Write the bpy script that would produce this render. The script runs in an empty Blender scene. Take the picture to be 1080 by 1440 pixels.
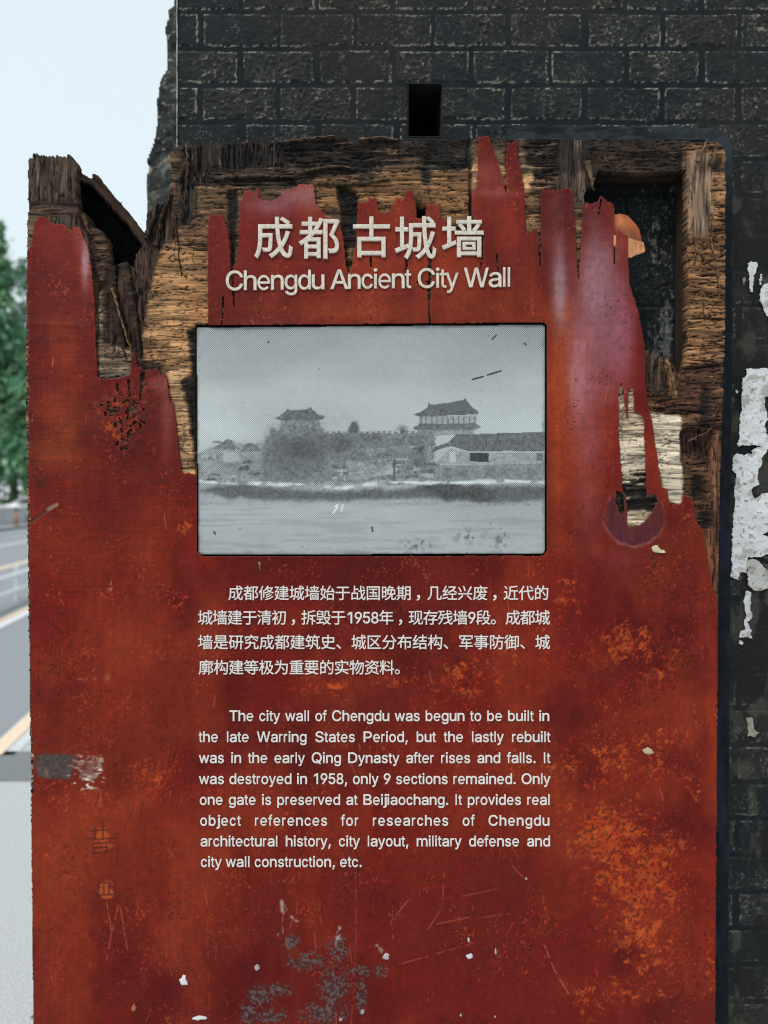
import bpy, math, os
import numpy as np
R = math.radians

# ------------------------------------------------------------------ camera, sky, sun, exposure
sc = bpy.context.scene
COL = sc.collection
FPX, CX, CY = 1000.0, 540.0, 720.0          # photo pixels (1080 x 1440)
PITCH = R(1.15)
CAM_Y, CAM_Z = -1.0, 1.5
cam = bpy.data.cameras.new('camera')
cam.sensor_fit = 'AUTO'; cam.sensor_width = 36.0; cam.lens = 36.0 * FPX / 1440.0
cam.clip_start = 0.02; cam.clip_end = 3000
cam.dof.use_dof = True; cam.dof.focus_distance = 1.0; cam.dof.aperture_fstop = 25.0 / 7.5
co = bpy.data.objects.new('camera', cam); COL.objects.link(co)
co.location = (0, CAM_Y, CAM_Z); co.rotation_euler = (R(90) - PITCH, 0, 0)
sc.camera = co

SUN_EL, SUN_ROT = R(52), R(215)              # high soft sun behind thin cloud, over the viewer's left shoulder
world = bpy.data.worlds.new('World'); sc.world = world; world.use_nodes = True
wn = world.node_tree; bg = wn.nodes['Background']
sky = wn.nodes.new('ShaderNodeTexSky'); sky.sky_type = 'NISHITA'; sky.sun_disc = False
sky.sun_elevation = SUN_EL; sky.sun_rotation = SUN_ROT
sky.air_density = 1.0; sky.dust_density = 6.0; sky.ozone_density = 1.0
veil = wn.nodes.new('ShaderNodeMix'); veil.data_type = 'RGBA'      # thin overcast: blue sky half covered by white cloud
veil.inputs[0].default_value = 0.72
veil.inputs[7].default_value = (6.9, 7.75, 8.0, 1)
wn.links.new(sky.outputs[0], veil.inputs[6]); wn.links.new(veil.outputs[2], bg.inputs[0])
bg.inputs[1].default_value = 0.1

sun = bpy.data.lights.new('sun', 'SUN'); sun.energy = 1.0; sun.angle = R(18); sun.color = (1.0, 0.975, 0.94)
so = bpy.data.objects.new('sun', sun); COL.objects.link(so)
so.rotation_euler = (R(90) - SUN_EL, 0, R(-33))
sc.view_settings.view_transform = 'Standard'; sc.view_settings.look = 'None'
sc.view_settings.exposure = 0.55; sc.view_settings.gamma = 1.0
sc.cycles.use_denoising = True
sc.cycles.max_bounces = 6
sc.cycles.filter_width = 1.15

# ------------------------------------------------------------------ helpers
def P(u, v, Y=0.0):
    """photo pixel -> world X, Z on the upright plane at depth Y"""
    x = (np.asarray(u, float) - CX) / FPX; yu = (CY - np.asarray(v, float)) / FPX
    t = (Y - CAM_Y) / (math.cos(PITCH) + yu * math.sin(PITCH))
    return x * t, CAM_Z + t * (-math.sin(PITCH) + yu * math.cos(PITCH))
def P3(u, v, Y=0.0):
    x, z = P(u, v, Y); return (float(x), Y, float(z))

def lin(c):
    c = np.asarray(c, float) / 255.0
    return np.where(c <= 0.04045, c / 12.92, ((c + 0.055) / 1.055) ** 2.4)
def ss(a, b, x):
    t = np.clip((x - a) / (b - a), 0, 1); return t * t * (3 - 2 * t)
_tabs = {}
def vn(x, y, seed=0):
    T = _tabs.get(seed)
    if T is None: T = _tabs[seed] = np.random.default_rng(1000 + seed).random((256, 256)).astype(np.float32)
    x = np.asarray(x, np.float32); y = np.asarray(y, np.float32)
    xi = np.floor(x).astype(np.int32); yi = np.floor(y).astype(np.int32)
    fx = x - xi; fy = y - yi
    fx = fx * fx * (3 - 2 * fx); fy = fy * fy * (3 - 2 * fy)
    a = xi & 255; b = (xi + 1) & 255; c = yi & 255; d = (yi + 1) & 255
    return (T[c, a] * (1 - fx) + T[c, b] * fx) * (1 - fy) + (T[d, a] * (1 - fx) + T[d, b] * fx) * fy
def fbm(x, y, seed=0, o=4, g=0.5):
    s = 0; a = 1.0; t = 0; f = 1.0
    for k in range(o):
        s = s + a * vn(x * f + 17.3 * k, y * f + 9.1 * k, seed + k); t += a; a *= g; f *= 2.03
    return s / t
def inpoly(poly, U, V):
    poly = np.asarray(poly, float)
    m = np.zeros(U.shape, bool)
    x0, y0 = poly.min(0); x1, y1 = poly.max(0)
    bb = (U >= x0) & (U <= x1) & (V >= y0) & (V <= y1)
    if not bb.any(): return m
    u = U[bb]; v = V[bb]; r = np.zeros(u.shape, bool)
    n = len(poly)
    for i in range(n):
        ax, ay = poly[i]; bx, by = poly[(i + 1) % n]
        if ay == by: continue
        c = ((ay > v) != (by > v)) & (u < (bx - ax) * (v - ay) / (by - ay) + ax)
        r ^= c
    m[bb] = r
    return m
def blur(a, r):
    a = np.asarray(a, np.float32)
    for ax in (0, 1):
        for _ in range(2):
            p = np.pad(a, [(r + 1, r) if k == ax else (0, 0) for k in (0, 1)], mode='edge').cumsum(ax, dtype=np.float64)
            n = a.shape[ax]
            hi = np.take(p, np.arange(2 * r + 1, 2 * r + 1 + n), ax); lo = np.take(p, np.arange(0, n), ax)
            a = ((hi - lo) / (2 * r + 1)).astype(np.float32)
    return a
def line_d(pts, U, V):
    """distance to a polyline and position along it (0..1)"""
    D = np.full(U.shape, 1e9, np.float32); S = np.zeros(U.shape, np.float32)
    L = [0.0]
    for a, b in zip(pts[:-1], pts[1:]): L.append(L[-1] + math.hypot(b[0] - a[0], b[1] - a[1]))
    pad = 14
    for k, (a, b) in enumerate(zip(pts[:-1], pts[1:])):
        bb = (U >= min(a[0], b[0]) - pad) & (U <= max(a[0], b[0]) + pad) & (V >= min(a[1], b[1]) - pad) & (V <= max(a[1], b[1]) + pad)
        if not bb.any(): continue
        u = U[bb]; v = V[bb]; dx, dy = b[0] - a[0], b[1] - a[1]; q = dx * dx + dy * dy + 1e-9
        t = np.clip(((u - a[0]) * dx + (v - a[1]) * dy) / q, 0, 1)
        d = np.hypot(u - a[0] - t * dx, v - a[1] - t * dy)
        old = D[bb]; new = d < old
        D[bb] = np.where(new, d, old); S[bb] = np.where(new, (L[k] + t * math.sqrt(q)) / (L[-1] + 1e-9), S[bb])
    return D, S
def mix(C, col, w):
    """blend an sRGB colour (or colour field) into C by weight w"""
    col = np.asarray(col, np.float32); w = np.asarray(w, np.float32)[..., None]
    C *= (1 - w); C += col * w
    return C

def tag(o, label=None, cat=None, group=None, kind=None):
    if label: o['label'] = label
    if cat: o['category'] = cat
    if group: o['group'] = group
    if kind: o['kind'] = kind
    return o
def empty(name, loc, rz=0.0):
    o = bpy.data.objects.new(name, None); o.location = loc; o.rotation_euler = (0, 0, rz); COL.objects.link(o); return o
def world_of(o):
    return o.matrix_basis.copy() if o.parent is None else world_of(o.parent) @ o.matrix_parent_inverse @ o.matrix_basis
def link(name, me, mat, parent=None):
    if mat is not None and not me.materials: me.materials.append(mat)
    o = bpy.data.objects.new(name, me); COL.objects.link(o)
    if parent is not None:
        o.parent = parent
        o.matrix_parent_inverse = world_of(parent).inverted()
    return o
def raw_mesh(name, co, faces, col=None, smooth=False):
    me = bpy.data.meshes.new(name)
    co = np.asarray(co, np.float32); faces = np.asarray(faces, np.int32)
    k = faces.shape[1]
    me.vertices.add(len(co)); me.vertices.foreach_set('co', co.ravel())
    me.loops.add(faces.size); me.loops.foreach_set('vertex_index', faces.ravel())
    me.polygons.add(len(faces)); me.polygons.foreach_set('loop_start', np.arange(0, faces.size, k, dtype=np.int32))
    if smooth: me.polygons.foreach_set('use_smooth', np.ones(len(faces), bool))
    if col is not None:
        a = me.attributes.new('Col', 'FLOAT_COLOR', 'POINT')
        c = np.ones((len(co), 4), np.float32); c[:, :3] = col
        a.data.foreach_set('color', c.ravel())
    me.update(calc_edges=True)
    return me
def grid_mesh(name, U, V, Y, keep, C=None, base_Y=0.0, skirt=0.0, smooth=False, edge_dark=1.0):
    """heightfield sheet: vertices at photo pixels (U,V) of the plane base_Y, at depth Y; only the cells in keep; skirt gives its rim a thickness"""
    H, W = U.shape
    X, Z = P(U, V, base_Y)
    idx = np.arange(H * W).reshape(H, W)
    f = np.stack([idx[1:, :-1], idx[1:, 1:], idx[:-1, 1:], idx[:-1, :-1]], -1)[keep]
    used = np.zeros(H * W, bool); used[f.ravel()] = True
    new = np.cumsum(used) - 1
    co = np.stack([X.ravel()[used], np.broadcast_to(Y, U.shape).ravel()[used], Z.ravel()[used]], -1)
    f = new[f]
    col = None
    if C is not None: col = lin(np.clip(C, 0, 255)).reshape(-1, 3)[used]
    if skirt:
        e = np.concatenate([f[:, [0, 1]], f[:, [1, 2]], f[:, [2, 3]], f[:, [3, 0]]])
        n = len(co)
        key = np.minimum(e[:, 0], e[:, 1]).astype(np.int64) * n + np.maximum(e[:, 0], e[:, 1])
        _, inv, cnt = np.unique(key, return_inverse=True, return_counts=True)
        be = e[cnt[inv] == 1]
        bv = np.unique(be)
        m = -np.ones(n, np.int64); m[bv] = np.arange(len(bv)) + n
        c2 = co[bv].copy(); c2[:, 1] += skirt
        co = np.concatenate([co, c2])
        if col is not None: col = np.concatenate([col, col[bv] * edge_dark])
        f = np.concatenate([f, np.stack([be[:, 1], be[:, 0], m[be[:, 0]], m[be[:, 1]]], -1)])
    return raw_mesh(name, co, f, col, smooth)
def make_grid(u0, u1, v0, v1, step):
    u = np.arange(u0, u1 + step * .5, step); v = np.arange(v0, v1 + step * .5, step)
    U, V = np.meshgrid(u, v); return U.astype(np.float32), V.astype(np.float32)
def cells(m):
    """vertex mask -> cell mask (three corners or more)"""
    m = m.astype(np.int8)
    return (m[1:, 1:] + m[1:, :-1] + m[:-1, 1:] + m[:-1, :-1]) >= 3

def mat(name, col=(0.5, 0.5, 0.5), rough=0.6, attr=False, noise=0.0, nscale=300.0, bump=0.0, bscale=600.0, metal=0.0, spec=0.5, stretch=(1, 1, 1), rvar=0.0):
    m = bpy.data.materials.new(name); m.use_nodes = True
    nt = m.node_tree; b = nt.nodes['Principled BSDF']; L = nt.links
    b.inputs['Roughness'].default_value = rough; b.inputs['Metallic'].default_value = metal
    b.inputs['Specular IOR Level'].default_value = spec
    b.inputs['Base Color'].default_value = (*col, 1)
    src = None
    if attr:
        a = nt.nodes.new('ShaderNodeAttribute'); a.attribute_name = 'Col'; src = a.outputs['Color']
    tc = nt.nodes.new('ShaderNodeTexCoord'); mp = nt.nodes.new('ShaderNodeMapping')
    mp.inputs['Scale'].default_value = stretch; L.new(tc.outputs['Object'], mp.inputs['Vector'])
    if noise:
        n = nt.nodes.new('ShaderNodeTexNoise'); n.inputs['Scale'].default_value = nscale; n.inputs['Detail'].default_value = 6
        n.inputs['Roughness'].default_value = 0.65
        L.new(mp.outputs[0], n.inputs['Vector'])
        mr = nt.nodes.new('ShaderNodeMapRange'); mr.inputs[1].default_value = .25; mr.inputs[2].default_value = .75
        mr.inputs[3].default_value = 1 - noise; mr.inputs[4].default_value = 1 + noise
        L.new(n.outputs[0], mr.inputs[0])
        mx = nt.nodes.new('ShaderNodeMix'); mx.data_type = 'RGBA'; mx.blend_type = 'MULTIPLY'; mx.inputs[0].default_value = 1
        if src: L.new(src, mx.inputs[6])
        else: mx.inputs[6].default_value = (*col, 1)
        L.new(mr.outputs[0], mx.inputs[7]); src = mx.outputs[2]
        if rvar:
            r2 = nt.nodes.new('ShaderNodeMapRange'); r2.inputs[3].default_value = rough - rvar; r2.inputs[4].default_value = rough + rvar
            L.new(n.outputs[0], r2.inputs[0]); L.new(r2.outputs[0], b.inputs['Roughness'])
    if src: L.new(src, b.inputs['Base Color'])
    if bump:
        n2 = nt.nodes.new('ShaderNodeTexNoise'); n2.inputs['Scale'].default_value = bscale; n2.inputs['Detail'].default_value = 5
        L.new(mp.outputs[0], n2.inputs['Vector'])
        bp = nt.nodes.new('ShaderNodeBump'); bp.inputs['Strength'].default_value = bump; bp.inputs['Distance'].default_value = 0.002
        L.new(n2.outputs[0], bp.inputs['Height']); L.new(bp.outputs[0], b.inputs['Normal'])
    return m

class MB:
    """collects boxes, prisms and tubes into one mesh"""
    def __init__(s): s.v = []; s.f = []; s.c = []
    def add(s, vs, fs, c=None):
        n = len(s.v); s.v += [tuple(p) for p in vs]; s.f += [tuple(i + n for i in f) for f in fs]
        s.c += [c or (.5, .5, .5)] * len(vs)
    def box(s, x0, x1, y0, y1, z0, z1, c=None):
        s.add([(x0, y0, z0), (x1, y0, z0), (x1, y1, z0), (x0, y1, z0), (x0, y0, z1), (x1, y0, z1), (x1, y1, z1), (x0, y1, z1)],
              [(0, 3, 2, 1), (4, 5, 6, 7), (0, 1, 5, 4), (1, 2, 6, 5), (2, 3, 7, 6), (3, 0, 4, 7)], c)
    def tube(s, a, b, ra, rb, n=10, c=None, caps=True):
        a = np.array(a, float); b = np.array(b, float); d = b - a; d /= np.linalg.norm(d) + 1e-9
        h = np.array((0, 0, 1.0)) if abs(d[2]) < .9 else np.array((1.0, 0, 0))
        e1 = np.cross(d, h); e1 /= np.linalg.norm(e1); e2 = np.cross(d, e1)
        vs = []
        for p, r in ((a, ra), (b, rb)):
            for k in range(n):
                t = 2 * math.pi * k / n; vs.append(p + r * (math.cos(t) * e1 + math.sin(t) * e2))
        fs = [(k, (k + 1) % n, n + (k + 1) % n, n + k) for k in range(n)]
        if caps: fs += [tuple(range(n))[::-1], tuple(range(n, 2 * n))]
        s.add(vs, fs, c)
    def build(s, name, m, parent=None, smooth=False, bevel=0.0):
        me = bpy.data.meshes.new(name); me.from_pydata(s.v, [], s.f)
        a = me.attributes.new('Col', 'FLOAT_COLOR', 'POINT')
        a.data.foreach_set('color', np.array([(*c, 1) for c in s.c], np.float32).ravel())
        if smooth: me.polygons.foreach_set('use_smooth', np.ones(len(me.polygons), bool))
        me.update()
        o = link(name, me, m, parent)
        if bevel:
            b = o.modifiers.new('bevel', 'BEVEL'); b.width = bevel; b.segments = 2; b.limit_method = 'ANGLE'
        return o

# ------------------------------------------------------------------ ground, road, pavement
DX, DY = -0.168, 0.986                       # road direction; s = distance across it, t = along it, from under the camera
def st(s, t, z): return (s * DY + t * DX, CAM_Y + s * 0.168 + t * DY, z)
def strip(s0, s1, t0, t1, z, nt=2):
    vs = []; fs = []
    for k in range(nt):
        t = t0 + (t1 - t0) * k / (nt - 1); vs += [st(s0, t, z), st(s1, t, z)]
    for k in range(nt - 1): fs.append((2 * k, 2 * k + 1, 2 * k + 3, 2 * k + 2))
    return vs, fs
def sheet(name, quads, m):
    b = MB()
    for q in quads: b.add(*strip(*q))
    o = b.build(name, m); tag(o, kind='structure'); return o

M_ground = mat('earth', (.16, .17, .14), .95, noise=.4, nscale=.6)
M_road = mat('asphalt', (.25, .265, .285), .9, noise=.16, nscale=60, bump=.3, bscale=250)
M_line_w = mat('white_road_paint', (.72, .73, .74), .7, noise=.12, nscale=40)
M_line_o = mat('orange_road_paint', (.74, .58, .43), .7, noise=.15, nscale=40)
M_kerb = mat('kerb_granite', (.55, .56, .57), .8, noise=.14, nscale=90)
M_pave = mat('granite_paving', (.425, .435, .445), .8, noise=.6, nscale=170, bump=.3, bscale=300)
M_band = mat('dark_band_surface', (.17, .18, .19), .8, noise=.2, nscale=120)

g = MB(); g.add([(-900, -300, -.16), (900, -300, -.16), (900, 1500, -.16), (-900, 1500, -.16)], [(0, 1, 2, 3)])
tag(g.build('ground', M_ground), kind='structure')
sheet('road', [(-12.7, -1.62, -30, 260, -.12)], M_road)
sheet('white_lane_line', [(-3.33, -3.22, -30, 260, -.116), (-8.75, -8.6, -30, 260, -.116)], M_line_w)
sheet('orange_lane_line', [(-3.48, -3.34, -30, 260, -.116), (-6.02, -5.82, -30, 260, -.116)], M_line_o)
# kerb, pavement
k = MB()
for t in np.arange(4.40, 60, 1.0):
    a = [st(-1.62, t + .004, -.14), st(-1.42, t + .004, -.14), st(-1.42, t + .996, -.14), st(-1.62, t + .996, -.14)]
    b = [(p[0], p[1], .004) for p in a]
    k.add(a + b, [(0, 3, 2, 1), (4, 5, 6, 7), (0, 1, 5, 4), (1, 2, 6, 5), (2, 3, 7, 6), (3, 0, 4, 7)])
tag(k.build('kerb', M_kerb, bevel=.012), kind='structure')
sheet('kerb_orange_line', [(-1.60, -1.50, 4.42, 60, .009)], M_line_o)
pv = MB()
pv.add(*strip(-1.42, 14, 3.9, 60, -.003))
pv.add([(-7, CAM_Y - 8, 0), (14, CAM_Y - 8, 0), (14, CAM_Y + 4.172, 0), (-7, CAM_Y + 4.172, 0)], [(0, 1, 2, 3)])
pv.add([(-7, CAM_Y + 4.172, -.16), (-2.2, CAM_Y + 4.172, -.16), (-2.2, CAM_Y + 4.172, 0), (-7, CAM_Y + 4.172, 0)], [(0, 3, 2, 1)])
tag(pv.build('pavement', M_pave), kind='structure')
bd = MB()
yb0, yb1 = CAM_Y + 3.73, CAM_Y + 4.17
bd.add([(-6.9, yb0, .004), (6, yb0, .004), (6, yb1, .004), (-6.9, yb1, .004)], [(0, 1, 2, 3)])
tag(bd.build('dark_band', M_band), kind='structure')  # flat darker strip laid across the pavement
# paving joints close by: a thin sunk seam running diagonally out of the frame
jt = MB()
jt.add([(-1.02, CAM_Y + 2.02, .003), (-1.012, CAM_Y + 2.015, .003), (-.90, CAM_Y + 2.19, .003), (-.908, CAM_Y + 2.195, .003)], [(0, 1, 2, 3)])
tag(jt.build('pavement_seam', mat('moss_seam', (.07, .085, .05), .95)), kind='structure')
sheet('far_pavement', [(-13.6, -12.7, -30, 260, .0), (-40, -14.0, -30, 260, .0)], M_kerb)

# low wall across the road
M_lowwall = mat('pale_render', (.40, .41, .42), .85, noise=.12, nscale=3)
lw = MB()
vs, fs = strip(-14.0, -13.75, -20, 160, -.14); top = [(p[0], p[1], .92) for p in vs]
lw.add(vs + top, [(0, 1, 5, 4), (1, 3, 7, 5), (3, 2, 6, 7), (2, 0, 4, 6), (4, 5, 7, 6)])
o = lw.build('roadside_wall', M_lowwall)
cp = MB(); vs, fs = strip(-14.05, -13.70, -20, 160, .92); top = [(p[0], p[1], .98) for p in vs]
cp.add(vs + top, [(0, 1, 5, 4), (1, 3, 7, 5), (3, 2, 6, 7), (2, 0, 4, 6), (4, 5, 7, 6), (0, 2, 3, 1)])
cp.build('coping', M_kerb, o)
tag(o, 'low pale grey wall across the road below the trees', 'wall')

# guard rail between the lanes
M_rail = mat('galvanised_steel', (.55, .58, .60), .45, noise=.1, nscale=20)
gr = empty('guard_rail', st(-3.75, 10, -.12))
tag(gr, 'low two-rail white metal guard rail dividing the road lanes', 'guard rail')
for z in (.33, .09):
    b = MB(); h = .035
    a = [st(-3.78, -4, z - h), st(-3.66, -4, z - h), st(-3.66, 90, z - h), st(-3.78, 90, z - h)]
    b.add(a + [(p[0], p[1], z + h * .6) for p in a], [(0, 3, 2, 1), (4, 5, 6, 7), (0, 1, 5, 4), (1, 2, 6, 5), (2, 3, 7, 6), (3, 0, 4, 7)])
    b.build('rail', M_rail, gr, bevel=.012)
for t in np.arange(3, 60, 3.0):
    b = MB(); p = st(-3.83, t, 0); b.tube((p[0], p[1], -.12), (p[0], p[1], .40), .035, .035, 8); b.tube((p[0], p[1], .40), (p[0], p[1], .42), .04, .02, 8)
    b.build('post', M_rail, gr)

# bollard on the far pavement
p = st(-13.1, 37.4, 0)
p = (-(540 - 22.5) / 1000 * 38.2, CAM_Y + 38.2, 0)
M_boll = mat('brown_paint', (.34, .17, .09), .6, noise=.1, nscale=10)
bo = empty('bollard', p); tag(bo, 'small brown bollard on the far pavement across the road', 'bollard')
b = MB(); b.tube((p[0], p[1], 0), (p[0], p[1], .78), .11, .10, 14); b.tube((p[0], p[1], 0), (p[0], p[1], .06), .15, .15, 14); b.build('shaft', M_boll, bo, True)
b = MB(); b.tube((p[0], p[1], .79), (p[0], p[1], .90), .12, .11, 14); b.tube((p[0], p[1], .90), (p[0], p[1], .97), .11, .04, 14); b.build('cap', mat('dark_cap', (.10, .08, .07), .5), bo, True)

# ------------------------------------------------------------------ parked cars beyond the low wall
M_car = mat('white_car_paint', (.8, .81, .82), .25); M_glass = mat('car_glass', (.03, .035, .04), .08)
M_tyre = mat('tyre_rubber', (.02, .02, .02), .9); M_rim = mat('wheel_rim', (.4, .4, .42), .35, metal=.8)
M_lamp = mat('headlamp', (.7, .7, .72), .1); M_tail = mat('tail_lamp', (.35, .02, .02), .2)
def make_car():
    root = empty('parked_car', (0, 0, 0))
    prof = [(-2.2, .32), (2.2, .32), (2.25, .62), (2.12, .86), (1.15, .96), (.45, 1.44), (-1.15, 1.46), (-1.95, 1.02), (-2.2, .96), (-2.26, .6)]
    b = MB(); n = len(prof)
    def sec(y, inset): return [(x, y, z) if z < 1 else (x * .97, y - math.copysign(inset, y), z) for x, z in prof]
    L = sec(-.86, .14); Rr = sec(.86, .14)
    b.add(L + Rr, [(i, (i + 1) % n, n + (i + 1) % n, n + i)[::-1] for i in range(n)] + [tuple(range(n)), tuple(range(2 * n - 1, n - 1, -1))])
    b.build('body', M_car, root, bevel=.06)
    for s in (-1, 1):
        w = MB(); y = s * .80; y2 = s * .735
        w.add([(.95, y + s * .055, 1.0), (.42, y2, 1.38), (-.2, y2, 1.39), (-.2, y + s * .055, 1.0)], [(0, 1, 2, 3)]); w.add([(-.28, y + s * .055, 1.0), (-.28, y2, 1.39), (-1.1, y2, 1.39), (-1.6, y + s * .05, 1.03)], [(0, 1, 2, 3)])
        w.build('side_window', M_glass, root)
    for pts in ([(1.13, -.7, 1.0), (1.13, .7, 1.0), (.50, .62, 1.41), (.50, -.62, 1.41)], [(-1.93, -.7, 1.08), (-1.93, .7, 1.08), (-1.24, .62, 1.43), (-1.24, -.62, 1.43)]):
        w = MB(); w.add([(x + math.copysign(.03, x), y, z + .02) for x, y, z in pts], [(0, 1, 2, 3)]); w.build('windscreen', M_glass, root)
    for x in (-1.35, 1.35):
        for s in (-1, 1):
            w = MB(); w.tube((x, s * .68, .32), (x, s * .88, .32), .32, .32, 20); wh = w.build('wheel', M_tyre, root)
            w = MB(); w.tube((x, s * .88, .32), (x, s * .89, .32), .2, .18, 16); w.build('rim', M_rim, wh)
    for s in (-1, 1):
        w = MB(); w.box(2.1, 2.24, s * .62 - .16, s * .62 + .16, .66, .8); w.build('headlight', M_lamp, root, bevel=.02)
        w = MB(); w.box(-2.24, -2.12, s * .66 - .14, s * .66 + .14, .74, .92); w.build('tail_light', M_tail, root, bevel=.02)
    return root
def copy_tree(o, parent=None):
    c = o.copy(); COL.objects.link(c)
    if parent is not None: c.parent = parent
    for ch in list(o.children): copy_tree(ch, c)
    return c
YC = 43.0
car = make_car()
car2 = copy_tree(car)
for c_, uu, lab in ((car, -40, 'white parked car behind the low wall, nearer the picture edge'), (car2, 68, 'white parked car behind the low wall, partly hidden by the sign')):
    c_.location = ((uu - 540) / 1000 * YC, CAM_Y + YC, .12); c_.rotation_euler = (0, 0, R(0))
    tag(c_, lab, 'car', 'white cars parked beyond the low wall')

# ------------------------------------------------------------------ trees beyond the road
M_leaf = mat('conifer_leaf', attr=True, rough=.7, noise=.25, nscale=2)
M_bark = mat('bark', (.11, .075, .055), .95, noise=.35, nscale=6, bump=.6, bscale=12, stretch=(1, 1, .2))
def conifer(seed, H, z0, rad, dens, pal):
    r = np.random.default_rng(seed)
    root = empty('conifer_tree', (0, 0, 0))
    t = MB(); zs = [0, .6, 3, 7, 12, H * .98]; rr = [.42, .30, .25, .19, .11, .02]
    for a in range(5): t.tube((0, 0, zs[a]), (r.normal(0, .03), 0, zs[a + 1]), rr[a], rr[a + 1], 10, caps=False)
    n_l = int(26 * dens)
    clumps = []
    for i in range(int(130 * dens)):
        f = r.random() ** .85; z = z0 + (H - z0) * f
        R_ = rad * (1 - f) ** .75 * r.uniform(.35, 1.05) + .08
        a = r.uniform(0, 2 * math.pi); px, py = R_ * math.cos(a), R_ * math.sin(a)
        if i % 3 == 0: t.tube((0, 0, z + R_ * .25), (px * .9, py * .9, z), .035, .008, 5, caps=False)
        clumps.append((px, py, z, .28 + .55 * (1 - f), r.uniform(.55, 1.5), 0 if r.random() < .6 else 1))
    t.build('trunk', M_bark, root)
    c = []; f = []; col = []
    for px, py, z, s, br, w in clumps:
        m = n_l
        q = r.normal(0, 1, (m, 3)) * (s * .75, s * .75, s * .45) + (px, py, z)
        for k in range(m):
            d1 = r.normal(0, 1, 3); d1[2] -= .5; d1 /= np.linalg.norm(d1); d2 = np.cross(d1, r.normal(0, 1, 3)); d2 /= np.linalg.norm(d2) + 1e-6
            l = r.uniform(.13, .30); w_ = l * .42
            n = len(c); c += [q[k] - d1 * l, q[k] + d2 * w_, q[k] + d1 * l, q[k] - d2 * w_]
            f.append((n, n + 1, n + 2, n + 3)); cc = np.array(pal[w]) * br * r.uniform(.8, 1.2); col += [cc] * 4
    link('crown', raw_mesh('crown', c, f, np.array(col)), M_leaf, root)
    return root
pal_a = [(.10, .25, .135), (.16, .33, .16)]; pal_b = [(.13, .23, .16), (.17, .28, .19)]  # bluish, lightened greens carry the distance haze in the leaf colour
treeA = conifer(3, 19.6, 3.0, 2.7, 1.7, pal_a)
treeB = conifer(5, 20.0, 5.0, 1.5, .8, pal_b)
treeC = conifer(8, 13.8, 2.2, 3.0, 1.7, pal_a)
treeD = copy_tree(treeC); treeE = copy_tree(treeA)
for t_, uu, yy, rz, lab in (
        (treeA, -6, 47, 0, 'tall dense dark green conifer, tallest of the trees left of the sign'),
        (treeB, 37, 56, 1, 'thin pale sparse conifer whose tip shows beside the sign edge'),
        (treeC, 20, 50, 2, 'broad bushy green conifer between the tall tree and the sign'),
        (treeD, 62, 47, 4.1, 'bushy green conifer mostly hidden behind the sign edge'),
        (treeE, -62, 52, 2.4, 'dark conifer behind the tall tree at the picture edge')):
    t_.location = ((uu - 540) / 1000 * yy, CAM_Y + yy, -.02); t_.rotation_euler = (0, 0, rz)
    tag(t_, lab, 'tree', 'conifers lining the far side of the road')
# clipped undergrowth below the trees
r = np.random.default_rng(44); c = []; f = []; col = []
for k in range(9000):
    x = r.uniform(-32, -8); y = 45.5 + r.uniform(0, 4); z = abs(r.normal(0, .75)) + .1
    d1 = r.normal(0, 1, 3); d1 /= np.linalg.norm(d1); d2 = np.cross(d1, r.normal(0, 1, 3)); d2 /= np.linalg.norm(d2) + 1e-6
    l = r.uniform(.10, .22); q = np.array((x, y, z)); n = len(c)
    c += [q - d1 * l, q + d2 * l * .6, q + d1 * l, q - d2 * l * .6]; f.append((n, n + 1, n + 2, n + 3)); col += [np.array(pal_a[k % 2]) * r.uniform(.4, 1.0)] * 4
o = link('undergrowth', raw_mesh('undergrowth', c, f, np.array(col)), M_leaf); tag(o, 'dark green shrubs massed below the conifers', 'undergrowth', kind='stuff')

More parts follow.
